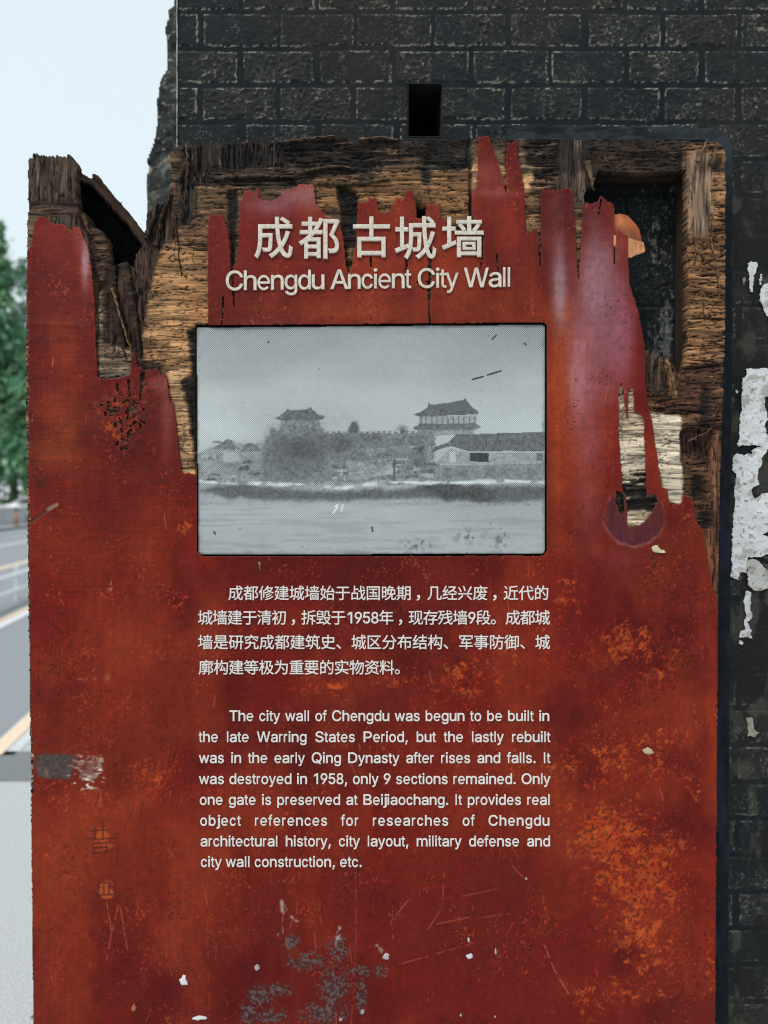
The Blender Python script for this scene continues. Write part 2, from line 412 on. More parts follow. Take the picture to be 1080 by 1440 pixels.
# ------------------------------------------------------------------ brick slab behind the sign
WY = 0.065
def brick_field(U, V):
    du = (fbm(U / 40, V / 40, 61, 2) - .5) * 3
    v = V + (fbm(U / 60, V / 60, 63, 2) - .5) * 2.5 - 21 + 515
    row = np.floor(v / 51.5); lv = v - row * 51.5
    off = np.where(row % 2 == 0, 284.0, 343.0) + (vn(row * 3.7, row * 0 + .5, 65) - .5) * 8
    w = 108.2
    uu = U + du - off + w * 20
    cidx = np.floor(uu / w); lu = uu - cidx * w
    bw = 99 + (vn(cidx * 1.7, row * 2.3, 66) - .5) * 7
    e = np.minimum(np.minimum(lu, bw - lu), np.minimum(lv, 43 - lv)) + (fbm(U / 7, V / 7, 68, 3) - .5) * 5
    return e, cidx, row
def paint_wall(U, V):
    e, ci, row = brick_field(U, V)
    inside = ss(-.5, 2.0, e)
    rough = fbm(U / 5.5, V / 4.0, 70, 4, .6)
    rough2 = fbm(U / 16, V / 12, 71, 3)
    painted = ss(.40, .60, vn(ci * 1.31 + .3, row * 1.77 + .2, 72) * .55 + fbm(U / 45, V / 40, 73, 3) * .55)     # thick paint fills some bricks
    right = ss(1000, 1040, U) * ss(215, 300, V)
    rel = inside * (0.0010 + (rough - .45) * .0048 * (1 - .75 * painted)) + (rough2 - .5) * .0016 * (1 - .5 * right)
    rel *= (1 - .45 * right)
    C = np.empty(U.shape + (3,), np.float32); C[:] = (15, 21, 27)
    t = fbm(U / 90, V / 70, 75, 3)[..., None]
    C += (t - .5) * np.array((22, 20, 16), np.float32)
    bc = np.array((39, 41, 40), np.float32)
    mix(C, bc, inside * (1 - .55 * painted) * .95)
    mix(C, (40, 39, 33), ss(.45, .7, fbm(U / 130, V / 120, 77, 3)) * .5)                     # brownish weathering
    edge = np.exp(-((e - .3) / 1.1) ** 2)
    worn_lit = ss(.52, .66, fbm(U / 3.2, V / 3.2, 78, 3) * .65 + fbm(U / 30, V / 24, 79, 2) * .42)
    ridge = ss(.60, .72, rough)
    worn_lit = np.clip(worn_lit * 1.0 + .30 * ss(.45, .6, fbm(U / 9, V / 7, 80, 3)), 0, 1)
    mix(C, (138, 134, 122), np.clip(worn_lit * edge * 1.0 + worn_lit * ridge * inside * (1 - .8 * painted) * .75, 0, 1) * (1 - .35 * right))  # paint wear plus lit highlights on brick edges and ridges, put into colour
    mix(C, (19, 22, 26), ss(.40, .26, rough) * inside * .6)                                         # darker where the brick relief is low
    # spots of chipped paint
    sp = ss(.70, .78, fbm(U / 2.6, V / 2.6, 81, 2) * .72 + fbm(U / 22, V / 40, 82, 2) * .36)
    mix(C, (138, 134, 126), sp * .35 * (.25 + .75 * inside))
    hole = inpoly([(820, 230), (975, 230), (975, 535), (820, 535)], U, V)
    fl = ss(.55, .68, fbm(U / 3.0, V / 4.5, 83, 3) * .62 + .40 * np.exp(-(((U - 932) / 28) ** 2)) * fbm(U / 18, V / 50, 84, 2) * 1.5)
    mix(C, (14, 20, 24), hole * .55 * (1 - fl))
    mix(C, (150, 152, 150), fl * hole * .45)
    # dark and brownish patches down the right side
    mix(C, (22, 23, 22), right * ss(.42, .62, fbm(U / 35, V / 60, 86, 4)) * .75)
    mix(C, (84, 80, 70), right * ss(.58, .74, fbm(U / 22, V / 40, 88, 4)) * .5)
    return rel, C
M_wall = mat('dark_painted_brick', attr=True, rough=.75, noise=.25, nscale=900, bump=.35, bscale=1300, spec=.16)
bw = empty('brick_wall', (.32, WY + .2, 0))
tag(bw, 'dark grey painted brick wall panel standing behind the wooden sign', 'wall')
U, V = make_grid(250, 1150, -60, 1500, 1.5)
rel, C = paint_wall(U, V)
seen = (V < 262) | (U > 985) | ((U > 805) & (V < 560))
sock = (U > 573) & (U < 622) & (V > 117) & (V < 194)
keep = cells(seen & ~sock)
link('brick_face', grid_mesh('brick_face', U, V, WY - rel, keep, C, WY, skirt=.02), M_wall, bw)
# body of the slab, with the socket as a real recess
x0, _ = P(250.2, 0, WY); x1, _ = P(1150, 0, WY); zt = P(0, -60, WY)[1]
sx0, sz1 = P(573, 117, WY); sx1, sz0 = P(622.5, 193.5, WY)
M_wallside = mat('dark_painted_side', (.035, .04, .045), .8, noise=.3, nscale=60, bump=.5, bscale=120)
b = MB(); yf, yk = WY + .012, WY + .16
b.box(x0 + .0015, sx0, yf, yk, 0, zt); b.box(sx1, x1, yf, yk, 0, zt)
b.box(sx0, sx1, yf, yk, 0, sz0); b.box(sx0, sx1, yf, yk, sz1, zt); b.box(sx0, sx1, WY + .13, yk, sz0, sz1)
b.build('wall_core', M_wallside, bw)
M_black = mat('black_socket_lining', (.004, .004, .005), .9, noise=.1)  # near-black lining of the recess
b = MB(); t_ = .0015
b.box(sx0, sx0 + t_, WY - .001, WY + .13, sz0, sz1); b.box(sx1 - t_, sx1, WY - .001, WY + .13, sz0, sz1)
b.box(sx0 + t_, sx1 - t_, WY - .001, WY + .13, sz1 - t_, sz1); b.box(sx0 + t_, sx1 - t_, WY - .001, WY + .13, sz0, sz0 + t_); b.box(sx0 + t_, sx1 - t_, WY + .125, WY + .1295, sz0 + t_, sz1 - t_)
b.build('socket_recess', M_black, bw)
# rim light on the slab's free corner, put into a pale strip's colour
ub, vb = make_grid(248.6, 250.4, -60, 230, .9)
rb = (fbm(ub, vb / 4, 91, 3) - .5)
Cb = np.empty(ub.shape + (3,), np.float32); Cb[:] = (150, 150, 146); mix(Cb, (84, 84, 80), ss(.4, .7, fbm(ub, vb / 9, 93, 3)))
link('rim_lit_arris', grid_mesh('rim_lit_arris', ub, vb, WY - .003 - rb * .002, cells(np.ones(ub.shape, bool)), Cb, WY, skirt=.03), M_wall, bw)
# smooth mortar bed around the sign: along the top right corner and down the side
U, V = make_grid(640, 1046, 172, 1500, 1.5)
rr_ = 34.0
def rrect(U, V, x1, y0, r):
    d = np.hypot(np.maximum(U - (x1 - r), 0), np.maximum((y0 + r) - V, 0)); return (d < r) & (U < x1) & (V > y0)
w_ = (fbm(U / 30, V / 40, 95, 3) - .5) * 5
outer = rrect(U, V + w_ * .5 + (1010 - U) * .008 * (U < 1010), 1030 + w_ * .6 - (V - 200) * .006, 180, rr_)
inner = rrect(U, V, 1004, 200, 14)
topfade = ss(660, 760, U + w_ * 6)
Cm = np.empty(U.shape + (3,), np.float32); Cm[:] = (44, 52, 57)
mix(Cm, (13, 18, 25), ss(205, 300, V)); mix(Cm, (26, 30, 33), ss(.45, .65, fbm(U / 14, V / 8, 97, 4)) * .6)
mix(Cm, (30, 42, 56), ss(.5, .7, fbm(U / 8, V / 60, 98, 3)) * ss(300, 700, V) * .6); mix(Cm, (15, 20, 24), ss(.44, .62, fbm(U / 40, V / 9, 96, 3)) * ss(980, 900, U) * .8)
ms = outer & ~inner & (topfade > .5)
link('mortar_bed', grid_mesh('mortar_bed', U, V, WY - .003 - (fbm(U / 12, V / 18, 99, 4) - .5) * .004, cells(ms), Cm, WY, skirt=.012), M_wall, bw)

# old weathered stone end further back
U, V = make_grid(195, 330, -90, 470, 2.0)
wob = (fbm(U / 16, V / 14, 101, 4) - .5) * 9
stone_poly = [(246, -95), (244, 8), (236, 15), (233, 45), (235, 100), (223, 118), (220.5, 150), (218, 195), (207.5, 225), (206, 290), (204, 470), (330, 470), (330, -95)]
ms = inpoly(stone_poly, U + wob * .35, V + wob * .6)
Cs = np.empty(U.shape + (3,), np.float32); Cs[:] = (50, 54, 52)
mix(Cs, (112, 112, 102), ss(.55, .72, fbm(U / 13, V / 11, 103, 4)) * .75); mix(Cs, (22, 26, 28), ss(.5, .3, fbm(U / 20, V / 26, 105, 4)) * .8)
mix(Cs, (165, 150, 125), ss(.72, .78, fbm(U / 7, V / 3.5, 107, 3)) * .8)
YS = .45
M_stone = mat('weathered_stone', attr=True, rough=.95, noise=.3, nscale=120, bump=.8, bscale=90)
rs = (fbm(U / 22, V / 18, 109, 5, .55) - .5) * .016
me = grid_mesh('rubble_face', U, V, YS + rs + 0, cells(ms), Cs, YS, skirt=.35)
st_root = empty('ruined_stone_wall', (float(P(280, 0, YS)[0]), YS + .2, 0))
tag(st_root, 'dark weathered stone wall end rising behind the brick panel, ragged edge', 'wall')
link('rubble_face', me, M_stone, st_root)
xa, _ = P(206, 0, YS); xb, _ = P(330, 0, YS); zb = P(0, 470, YS)[1]
b = MB(); n = 14
for k in range(n):
    za = zb * k / n; zc = zb * (k + 1) / n; j = .02 * math.sin(k * 2.3)
    b.box(xa + j, xb, YS + .01 * (k % 2), YS + .35, za + .001, zc)
b.build('stone_course', M_stone, st_root)
st_me = st_root.children[-1].data
st_me.attributes['Col'].data.foreach_set('color', np.array([(.03, .034, .033, 1)] * len(st_me.vertices), np.float32).ravel())

# ------------------------------------------------------------------ the wooden sign: fields on one photo-pixel grid (1 px = 1 mm of board)
sign = empty('information_sign', (0, .03, 0))
tag(sign, 'broken red wooden information board with white lettering and a grey picture plate', 'information sign')
STEP = 1.2
us = np.arange(30, 1030, STEP); vs_ = np.concatenate([np.arange(180, 1456, STEP), np.array([1462, 1470, 1485, 1510, 1550, 1620, 1720, 1850, 2000, 2150])])
U, V = [a.astype(np.float32) for a in np.meshgrid(us, vs_)]
n1 = fbm(U / 9, V / 9, 1, 4); n2 = fbm(U / 9, V / 9, 6, 4); n3 = fbm(U / 3.2, V / 3.2, 11, 3)
jag_u = (n1 - .5) * 7 + (n3 - .5) * 3; jag_v = (n2 - .5) * 7
tear_v = (fbm(U / 2.4, V / 60, 15, 3) - .5) * 10        # tears follow the vertical grain of the veneer
tear_u = (fbm(U / 30, V / 2.2, 17, 3) - .5) * 10        # core fibres end in horizontal splinters

board = [(38,222),(42,219),(48,216),(60,218),(75,217),(98,218),(103,224),(108,236),(105,262),(108,285),(110,300),(121,300),(126,314),(138,320),(149,336),(151,356),(153,372),(165,371),(172,368),(180,369),(184,378),(187,357),(193,349),(199,340),(201,320),(204,297),(212,290),(220,285),(230,277),(238,266),(238,212),(243,204),(262,202),(300,198),(340,196),(400,195),(440,193),(470,190),(510,194),(560,194),(600,196),(640,192),(672,191),(700,192),(735,193),(790,195),(850,196),(900,192),(960,197),(1008,197),(1019,203),(1022,215),(1022,450),(1018,600),(1014,720),(1012,820),(1010,1000),(1008,1440),(1001,2160),(52,2160),(46,1440),(42,1100),(38,800),(35,560),(36,400),(37,300)]
window = [(842,238),(900,241),(967,237),(968,480),(966,505),(958,525),(945,522),(930,500),(912,490),(905,478),(903,460),(896,430),(880,420),(860,330),(846,300),(822,300),(823,272),(828,262),(834,262),(838,250)]
veneer = [(34,352),(42,350),(45,335),(48,318),(55,305),(62,305),(70,312),(80,316),(92,316),(100,326),(103,320),(112,318),(116,330),(122,342),(125,352),(130,385),(133,420),(135,470),(138,530),(150,533),(165,532),(178,528),(183,527),(185,494),(189,496),(194,515),(205,521),(222,519),(225,524),(236,533),(240,570),(243,560),(247,583),(251,625),(256,664),(276,667),(276,600),(292,600),(292,313),(296,304),(304,301),(313,303),(318,314),(322,333),(326,372),(331,372),(335,351),(337,292),(342,269),(350,267),(357,272),(363,263),(364,277),(372,282),(383,281),(392,277),(402,268),(413,264),(422,259),(442,260),(444,285),(451,296),(457,305),(475,311),(483,333),(487,372),(490,384),(494,377),(497,358),(501,340),(503,285),(516,285),(520,279),(529,277),(533,298),(548,298),(550,288),(555,287),(557,277),(568,280),(570,268),(581,267),(585,292),(587,307),(598,307),(600,287),(617,287),(620,303),(633,320),(663,330),(664,306),(663,270),(671,263),(672,189),(686,188),(688,194),(696,217),(711,260),(712,203),(715,200),(720,203),(724,198),(728,197),(729,220),(734,245),(738,267),(740,325),(742,330),(754,321),(758,337),(759,352),(760.5,352),(759.5,270),(767,267),(780,268),(796,265),(806,266),(808,290),(810,325),(811.5,352),(814,378),(816,350),(820,287),(827,285),(841,284),(844,276),(847,275),(854,283),(864,287),(864.5,322),(872,324),(884,333),(884,371),(886,403),(894,425),(899,444),(903,448),(906,473),(908,508),(908,543),(911,566),(918,599),(924,636),(927,660),(930,685),(939,687),(940,700),(943,710),(956,709),(960,698),(964,695),(968,702),(972,700),(976,707),(978,730),(988,744),(994,771),(1001,817),(1006,835),(1016,840),(1016,2164),(30,2164),(30,900)]
opening = [(276,464),(279,458),(765,454),(769,458),(768.5,775),(764,781),(284,782),(278,777)]
isle = [(870,555),(872,545),(873.5,537),(876,548),(879,574),(881,592),(883,588),(884,548),(890,545),(892,578),(894,581),(904,585),(906,613),(907,650),(909,702),(917,694),(923,698),(924,706),(918,718),(907,734),(899,739),(883,739),(881.5,700),(876,690),(873,640),(871,610)]
isle2 = [(868,690),(876,694),(878,722),(872,722),(866,705)]

inb = inpoly(board, U + (n3 - .5) * 2.5 + (n1 - .5) * 3 * (V < 300), V + (n2 - .5) * 3 + tear_v * (.45 + 1.6 * (U < 110)) * (V < 300))
inb0 = inb.copy()
inb &= ~inpoly(window, U + jag_u * .5 + tear_u * .25, V + jag_v * .4)
ven = inpoly(veneer, U + jag_u * .14 + (n3 - .5) * .9, V + jag_v * .25 + tear_v * .5)
ven &= ~inpoly(isle, U + jag_u * .15 + tear_u * .12, V + tear_v * .3) & ~inpoly(isle2, U + jag_u * .2, V + jag_v * .3)
op = inpoly(opening, U + (n3 - .5) * 1.3, V + (n1 - .5) * 1.5)
ven &= ~op
ven &= (U > 38.5 + (V - 400) * .0075 + (n3 - .5) * 4)
ven &= (U < 1010 - (V - 840) * .006 + (n3 - .5) * 2.5)
# left rim chipped to bare wood
ven &= ~((U < 47.5) & (V > 1040) & (V < 1118) & (n3 + (U - 42) * .02 < .62))
# cracks that go right through the veneer
cracks = [([(604,352),(604.5,380),(603.5,420),(604,456)], 1.9), ([(326,360),(327,392),(329,420),(328.5,432)], 1.5), ([(314,418),(313.5,440),(312,457)], .8), ([(521,361),(522,376)], 1.0), ([(572,362),(571.5,392)], .8),
          ([(677,330),(678,362),(676,378)], 1.0), ([(699,358),(700,376),(702,388)], .9), ([(759,340),(759.5,375)], 1.0), ([(812,350),(813.5,392)], 1.3), ([(864.5,320),(864,372)], .9), ([(899,440),(906,480)], .8), ([(846,280),(842,302)], .8),
          ([(201,522),(199,546),(197,564)], 2.2), ([(181,535),(183,560)], 1.2), ([(165,540),(166,552)], 1.4), ([(595,384),(601,378),(604,370)], .8), ([(490,384),(491,396)], .8), ([(711,262),(711.5,270)], .7)]
for pts, w in cracks:
    d, s = line_d(pts, U, V); ven &= ~(d < w * (1.15 - .75 * s) * (.6 + 1.0 * n1))
# blister holes on the left
bl = np.exp(-(((U - 180) / 34) ** 2 + ((V - 580) / 34) ** 2)) + .8 * np.exp(-(((U - 175) / 12) ** 2 + ((V - 625) / 20) ** 2)) + .7 * np.exp(-(((U - 213) / 7) ** 2 + ((V - 630) / 12) ** 2)) + .55 * np.exp(-(((U - 140) / 22) ** 2 + ((V - 575) / 12) ** 2)) + .5 * np.exp(-(((U - 205) / 26) ** 2 + ((V - 540) / 10) ** 2))
ven &= ~((bl * (fbm(U / 4.5, V / 6, 21, 3) - .34) > .20) & (U > 125))
dB = np.minimum(line_d([(590,396),(596,402),(603,398)], U, V)[0], 9)
ven &= ~((dB < 4) & (n3 > .58))
ven &= inb0

# ---- wood core: colour, depth, grain
C = np.empty(U.shape + (3,), np.float32); C[:] = (92, 70, 52)
D = np.full(U.shape, 4.0, np.float32); GV = np.zeros(U.shape, np.float32); CR = np.full(U.shape, .8, np.float32); FA = np.full(U.shape, 1.0, np.float32)
def region(poly, col, depth, vert, crack=.8, fa=1.0, soft=2, warp=1.0, w=1.0):
    m = inpoly(poly, U + jag_u * warp + (tear_u if not vert else 0) * .2 * warp, V + jag_v * warp + (tear_v if vert else 0) * .8 * warp).astype(np.float32)
    if soft: m = blur(m, soft)
    m *= w
    mix(C, col, m)
    for A, val in ((D, depth), (GV, float(vert)), (CR, crack), (FA, fa)):
        A *= (1 - m); A += val * m
# top left post and the splintered slope beside it
region([(28,205),(114,205),(110,300),(125,318),(125,360),(28,360)], (74, 62, 53), 3, 1, .9, 1.3)
region([(28,283),(112,283),(112,302),(28,304)], (74, 57, 46), 4.5, 0, .9, 1.0)
region([(28,298),(58,300),(50,320),(44,352),(28,352)], (110, 90, 72), 2.5, 0, 1.0)
region([(108,296),(206,325),(218,420),(202,480),(188,505),(137,490),(131,415),(122,345)], (62, 47, 40), 12, 1, 1.0, 2.2)
region([(112,300),(128,314),(140,322),(152,340),(153,372),(143,400),(133,390),(128,340)], (84, 64, 50), 7, 0, 1, 2.0)
region([(137,480),(187,490),(184,531),(138,533)], (146, 128, 104), 2.5, 0, 1.3, .8)
region([(138,524),(175,524),(182,534),(138,536)], (84, 88, 92), 3, 0, 1.3, .8, w=.7)
region([(134,410),(142,402),(146,440),(146,486),(136,486)], (140, 118, 96), 4, 0, 1.2)
# big pale area left of the picture
region([(196,470),(196,415),(212,360),(222,300),(244,255),(295,255),(296,460),(278,460),(278,672),(254,668),(234,522),(204,522)], (156, 119, 82), 2.2, 0, 1.0)
region([(212,300),(240,255),(296,255),(296,355),(262,348),(222,352)], (122, 92, 66), 3.2, 0, 1.0)
region([(206,425),(296,400),(296,470),(262,475),(262,520),(205,505)], (180, 138, 96), 2.0, 0, .9, .8)
region([(234,520),(264,510),(272,560),(278,672),(254,670)], (178, 142, 104), 1.8, 0, .8, .7)
region([(258,395),(282,392),(290,452),(262,458)], (176, 118, 72), 2, 0, .8, .7, soft=8, w=.55)
region([(186,500),(206,508),(232,512),(225,524),(190,522)], (70, 52, 40), 5, 0, 1)
region([(200,478),(240,482),(236,500),(204,496)], (96, 70, 50), 3.5, 0, 1.4, w=.7)
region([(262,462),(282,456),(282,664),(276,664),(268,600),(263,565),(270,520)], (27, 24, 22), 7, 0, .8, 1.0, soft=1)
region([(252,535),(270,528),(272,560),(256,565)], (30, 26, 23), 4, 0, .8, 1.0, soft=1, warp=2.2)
# dark weathered column and top band
region([(184,350),(203,290),(238,262),(244,268),(246,330),(226,345),(216,380),(206,428),(196,470),(186,440)], (68, 52, 43), 8, 1, 1.0, 1.8)
region([(236,188),(262,188),(258,240),(238,275)], (104, 84, 66), 4, 0, .9, 1.0)
region([(258,188),(425,186),(425,236),(300,242),(285,300),(250,318),(246,262),(262,230)], (64, 54, 48), 7, 1, 1.1, 2.0)
region([(290,236),(430,232),(430,262),(290,266)], (66, 53, 43), 6, 0, 1.1, 1.4)
region([(402,184),(672,184),(672,246),(440,258),(402,236)], (96, 76, 58), 4, 0, 1.1, 1.3)
region([(395,200),(520,210),(510,262),(420,255)], (58, 47, 40), 7, 0, 1.1, 1.5, soft=5, w=.8)
region([(274,258),(345,262),(340,300),(334,352),(322,345),(312,302),(296,300),(292,320),(274,312)], (112, 87, 62), 3, 0, 1.1)
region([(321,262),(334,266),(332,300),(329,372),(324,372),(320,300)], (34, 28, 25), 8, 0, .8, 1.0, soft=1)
region([(440,246),(672,238),(668,312),(640,322),(600,300),(440,342)], (138, 102, 68), 3, 0, 1.1)
region([(452,292),(486,300),(482,326),(470,312)], (88, 65, 46), 4, 0, 1)
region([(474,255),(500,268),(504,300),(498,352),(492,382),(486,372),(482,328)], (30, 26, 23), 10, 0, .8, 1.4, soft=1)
region([(487,345),(498,345),(495,384),(489,388)], (150, 120, 78), 3, 0, 1.2, w=.8)
region([(600,202),(668,194),(667,232),(644,240),(606,226)], (33, 34, 35), 8, 0, .8, 1.4, soft=2, warp=1.8)
region([(594,220),(606,220),(606,258),(595,258)], (36, 34, 34), 8, 0, .8, 1.2)
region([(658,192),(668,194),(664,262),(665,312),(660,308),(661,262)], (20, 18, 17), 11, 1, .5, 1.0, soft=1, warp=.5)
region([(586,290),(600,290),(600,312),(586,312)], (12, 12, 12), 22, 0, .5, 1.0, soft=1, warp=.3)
region([(662,194),(676,192),(674,266),(664,266)], (176, 138, 100), 1.8, 0, .7, .7, soft=1)
region([(690,192),(713,196),(713,264),(700,240)], (182, 146, 106), 1.6, 0, .7, .7, soft=1)
region([(729,192),(750,194),(756,226),(750,262),(736,290)], (184, 148, 110), 1.6, 0, .7, .7)
region([(738,190),(792,190),(790,300),(756,310),(742,300),(752,240)], (84, 65, 54), 4.5, 0, 1.2, 1.5)
region([(736,205),(770,196),(792,212),(770,232),(745,225)], (40, 34, 31), 6, 0, 1, 2.0, soft=2, warp=2)
region([(738,270),(762,262),(762,350),(740,332)], (128, 98, 66), 3, 0, 1.2)
region([(788,188),(834,190),(836,262),(826,290),(823,410),(805,400),(800,262),(786,264)], (86, 71, 60), 3, 1, .9, .9)
region([(800,285),(826,285),(822,410),(806,405)], (116, 90, 60), 3.4, 0, 1.1)
# rail along the top right and the end post
region([(828,186),(1030,186),(1030,214),(970,222),(830,218)], (104, 80, 58), 3.5, 0, 1.2, 1.3)
region([(828,216),(972,218),(972,246),(828,246)], (72, 58, 46), 6, 0, 1.2, 1.4)
region([(885,188),(918,188),(916,206),(886,204)], (42, 33, 30), 3, 1, .8, 1.0)
region([(962,206),(1030,206),(1030,520),(952,532),(962,500)], (142, 106, 74), 3, 0, 1.3, 1.6)
region([(966,214),(1004,212),(1000,330),(968,330)], (134, 114, 94), 2.4, 1, .7, .6, soft=4)
region([(984,225),(996,225),(996,242),(984,242)], (60, 46, 38), 4, 1, .7, .6, soft=4)
region([(1008,222),(1020,222),(1020,240),(1008,240)], (40, 34, 30), 8, 1, .7, .8)
# decayed block under the window
region([(892,436),(932,486),(956,520),(1030,505),(1030,850),(985,740),(950,720),(905,560)], (98, 69, 48), 4.5, 0, 1.2, 1.7)
region([(903,470),(932,492),(945,524),(930,560),(908,545)], (84, 66, 52), 5, 1, 1.2, 1.8)
region([(935,500),(945,510),(956,560),(946,562)], (142, 106, 72), 1.5, 1, .8, .9)
region([(990,540),(1004,545),(1000,600),(986,598)], (42, 32, 27), 9, 0, 1, 1.6)
region([(958,604),(1008,600),(1006,642),(960,640)], (56, 39, 30), 10, 1, 1, 2.4)
region([(976,670),(994,670),(992,702),(976,700)], (38, 27, 22), 11, 0, 1, 1.5)
region([(986,722),(1010,720),(1008,742),(990,744)], (46, 32, 25), 8, 0, 1, 1.2)
region([(996,640),(1014,600),(1014,740),(1004,745)], (112, 76, 54), 3, 1, 1, 1.2)
region([(988,746),(1012,742),(1012,845),(1000,820),(992,775)], (134, 84, 55), 2.5, 1, 1.1, .9)
region([(908,578),(960,586),(957,640),(962,668),(960,712),(938,704),(926,655)], (198, 187, 166), 1.6, 0, .8, .6, soft=1, warp=.6)
region([(862,530),(930,530),(930,745),(862,745)], (206, 190, 160), 1.6, 0, .9, .6, soft=0, warp=.0) if False else None
mi = blur(inpoly(isle, U, V).astype(np.float32), 3) > .02
mi &= U < 926
mix(C, np.stack([np.interp(V, [540, 590, 620, 660, 740], a) for a in ([156, 174, 200, 196, 200], [138, 158, 188, 184, 184], [112, 134, 168, 164, 156])], -1), mi.astype(np.float32))
D[mi] = 1.7; GV[mi] = 0; CR[mi] = .8; FA[mi] = .6
gap = mi & (V > 640) & (fbm(U / 22, V / 2.6, 25, 3) + np.clip((V - 672) / 60, -.5, .30) - np.clip((V - 716) / 16, 0, .5) > .60)
mix(C, (26, 23, 21), blur(gap, 1)); D[gap] = 6
mi2 = inpoly([(862,685),(881,685),(881,726),(862,726)], U, V); mix(C, (38, 33, 31), mi2.astype(np.float32) * .9)
char = ss(.38, .58, fbm(U / 34, V / 16, 261, 4) + np.clip((232 - V) / 90, -.4, .28)) * ss(238, 262, U) * (V < 262) * (.62 + .25 * (U < 640)) * (1 - (U > 960)); mix(C, (34, 29, 27), char)
rim = (U < 52) & (V > 360)
mix(C, (120, 100, 80), rim.astype(np.float32)); D[rim] = 1.8; CR[rim] = .8
mix(C, (150, 140, 122), (rim & (V > 1030) & (V < 1125)).astype(np.float32)); mix(C, (50, 44, 38), (rim & (fbm(U / 3, V / 4, 27, 3) > .55)).astype(np.float32))

# fibres: fine strands, splits and broken steps of the plies
swu = (fbm(U / 60, V / 110, 31, 3) - .5) * 14; swv = (fbm(U / 110, V / 50, 34, 3) - .5) * 12
fh = fbm(U / 50, (V + swv) / 3.0, 37, 3, .75); fv = fbm((U + swu) / 3.0, V / 50, 41, 3, .75)
fib = fh * (1 - GV) + fv * GV
ch = np.abs(fbm(U / 75, (V + swv) / 5.6, 45, 3) - .5); cv = np.abs(fbm((U + swu) / 5.2, V / 75, 48, 3) - .5)
ch2 = np.abs(fbm(U / 34, (V + swv) / 2.8, 55, 2) - .5)
crk = (1 - ss(.006, .032, ch)) * (1 - GV) + (1 - ss(.008, .05, cv)) * GV
crk = np.maximum(crk, (1 - ss(.004, .03, ch2)) * (1 - GV) * .7)
# cross splits
cx = (1 - ss(.004, .02, np.abs(fbm(U / 16, V / 30, 51, 3) - .5))) * ss(.5, .62, fbm(U / 40, V / 40, 53, 2)) * (1 - GV)
crk = np.clip(np.maximum(crk, cx * .8) * CR, 0, 1)
stepn = fbm(U / 60 * (1 - GV) + U / 9 * GV, V / 10 * (1 - GV) + V / 70 * GV, 56, 3)
terr = np.floor(stepn * 9) / 9
decay = ss(.46, .66, fbm(U / 40, V / 34, 59, 4))
dep = D + FA * ((.5 - fib) * 1.5 + (terr - .5) * -3.4 * ss(2, 5, D) + crk * 2.0 + (n1 - .5) * 1.2)
dep = np.maximum(dep, .9)
mix(C, np.stack([C[..., 0] * .62, C[..., 1] * .58, C[..., 2] * .56], -1), decay * .55 * ss(.7, 1.2, CR))
tone = np.clip(.22 + 1.42 * fib, .25, 1.6)
C *= tone[..., None]
C *= (1 + (terr - .5) * .5 * ss(2, 5, D))[..., None]
mix(C, C * .22, crk * .9)
hi = ss(.63, .78, fib) * ss(.45, .7, fbm(U / 12, V / 12, 115, 3))
mix(C, C * .45 + np.array((212, 182, 148), np.float32) * .55, hi * .7)
gry = C.mean(-1, keepdims=True); C = np.clip(C * np.array((.97, .945, .925), np.float32), 4, 235)
wood_keep = inb & ~inpoly([(274,456),(770,452),(770,783),(276,784)], U, V)
near = blur(ven.astype(np.float32), 5) < .999            # core hidden deep below sound veneer is left out
M_wood = mat('weathered_plywood', attr=True, rough=.86, noise=.22, nscale=1100, bump=.25, bscale=1500, spec=.25)
link('wood_core', grid_mesh('wood_core', U, V, dep * .001, cells(wood_keep & near), C, 0, skirt=.016, edge_dark=.6), M_wood, sign)

# ---- red veneer: colour and relief
A = np.empty(U.shape + (3,), np.float32); A[:] = (118, 28, 20)
big = fbm(U / 190, V / 150, 121, 4); mid = fbm(U / 60, V / 45, 125, 4); fine = fbm(U / 7, V / 7, 129, 4)
mix(A, (136, 52, 34), ss(.45, .68, big + (mid - .5) * .5) * .65)
mix(A, (88, 16, 15), ss(.46, .66, fbm(U / 130, V / 170, 133, 4)) * .7)
mix(A, (124, 40, 32), ss(.52, .7, fbm(U / 34, V / 140, 137, 3)) * .4)
fade_sheen = []  # greyish zones: weathered fade together with painted-in reflected sheen
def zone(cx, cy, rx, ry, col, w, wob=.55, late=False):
    if col[2] > 68 and not late: fade_sheen.append((cx, cy, rx, ry, col, w)); return
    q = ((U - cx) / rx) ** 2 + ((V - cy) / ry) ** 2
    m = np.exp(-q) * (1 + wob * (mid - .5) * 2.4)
    mix(A, col, np.clip(m, 0, 1) * w)
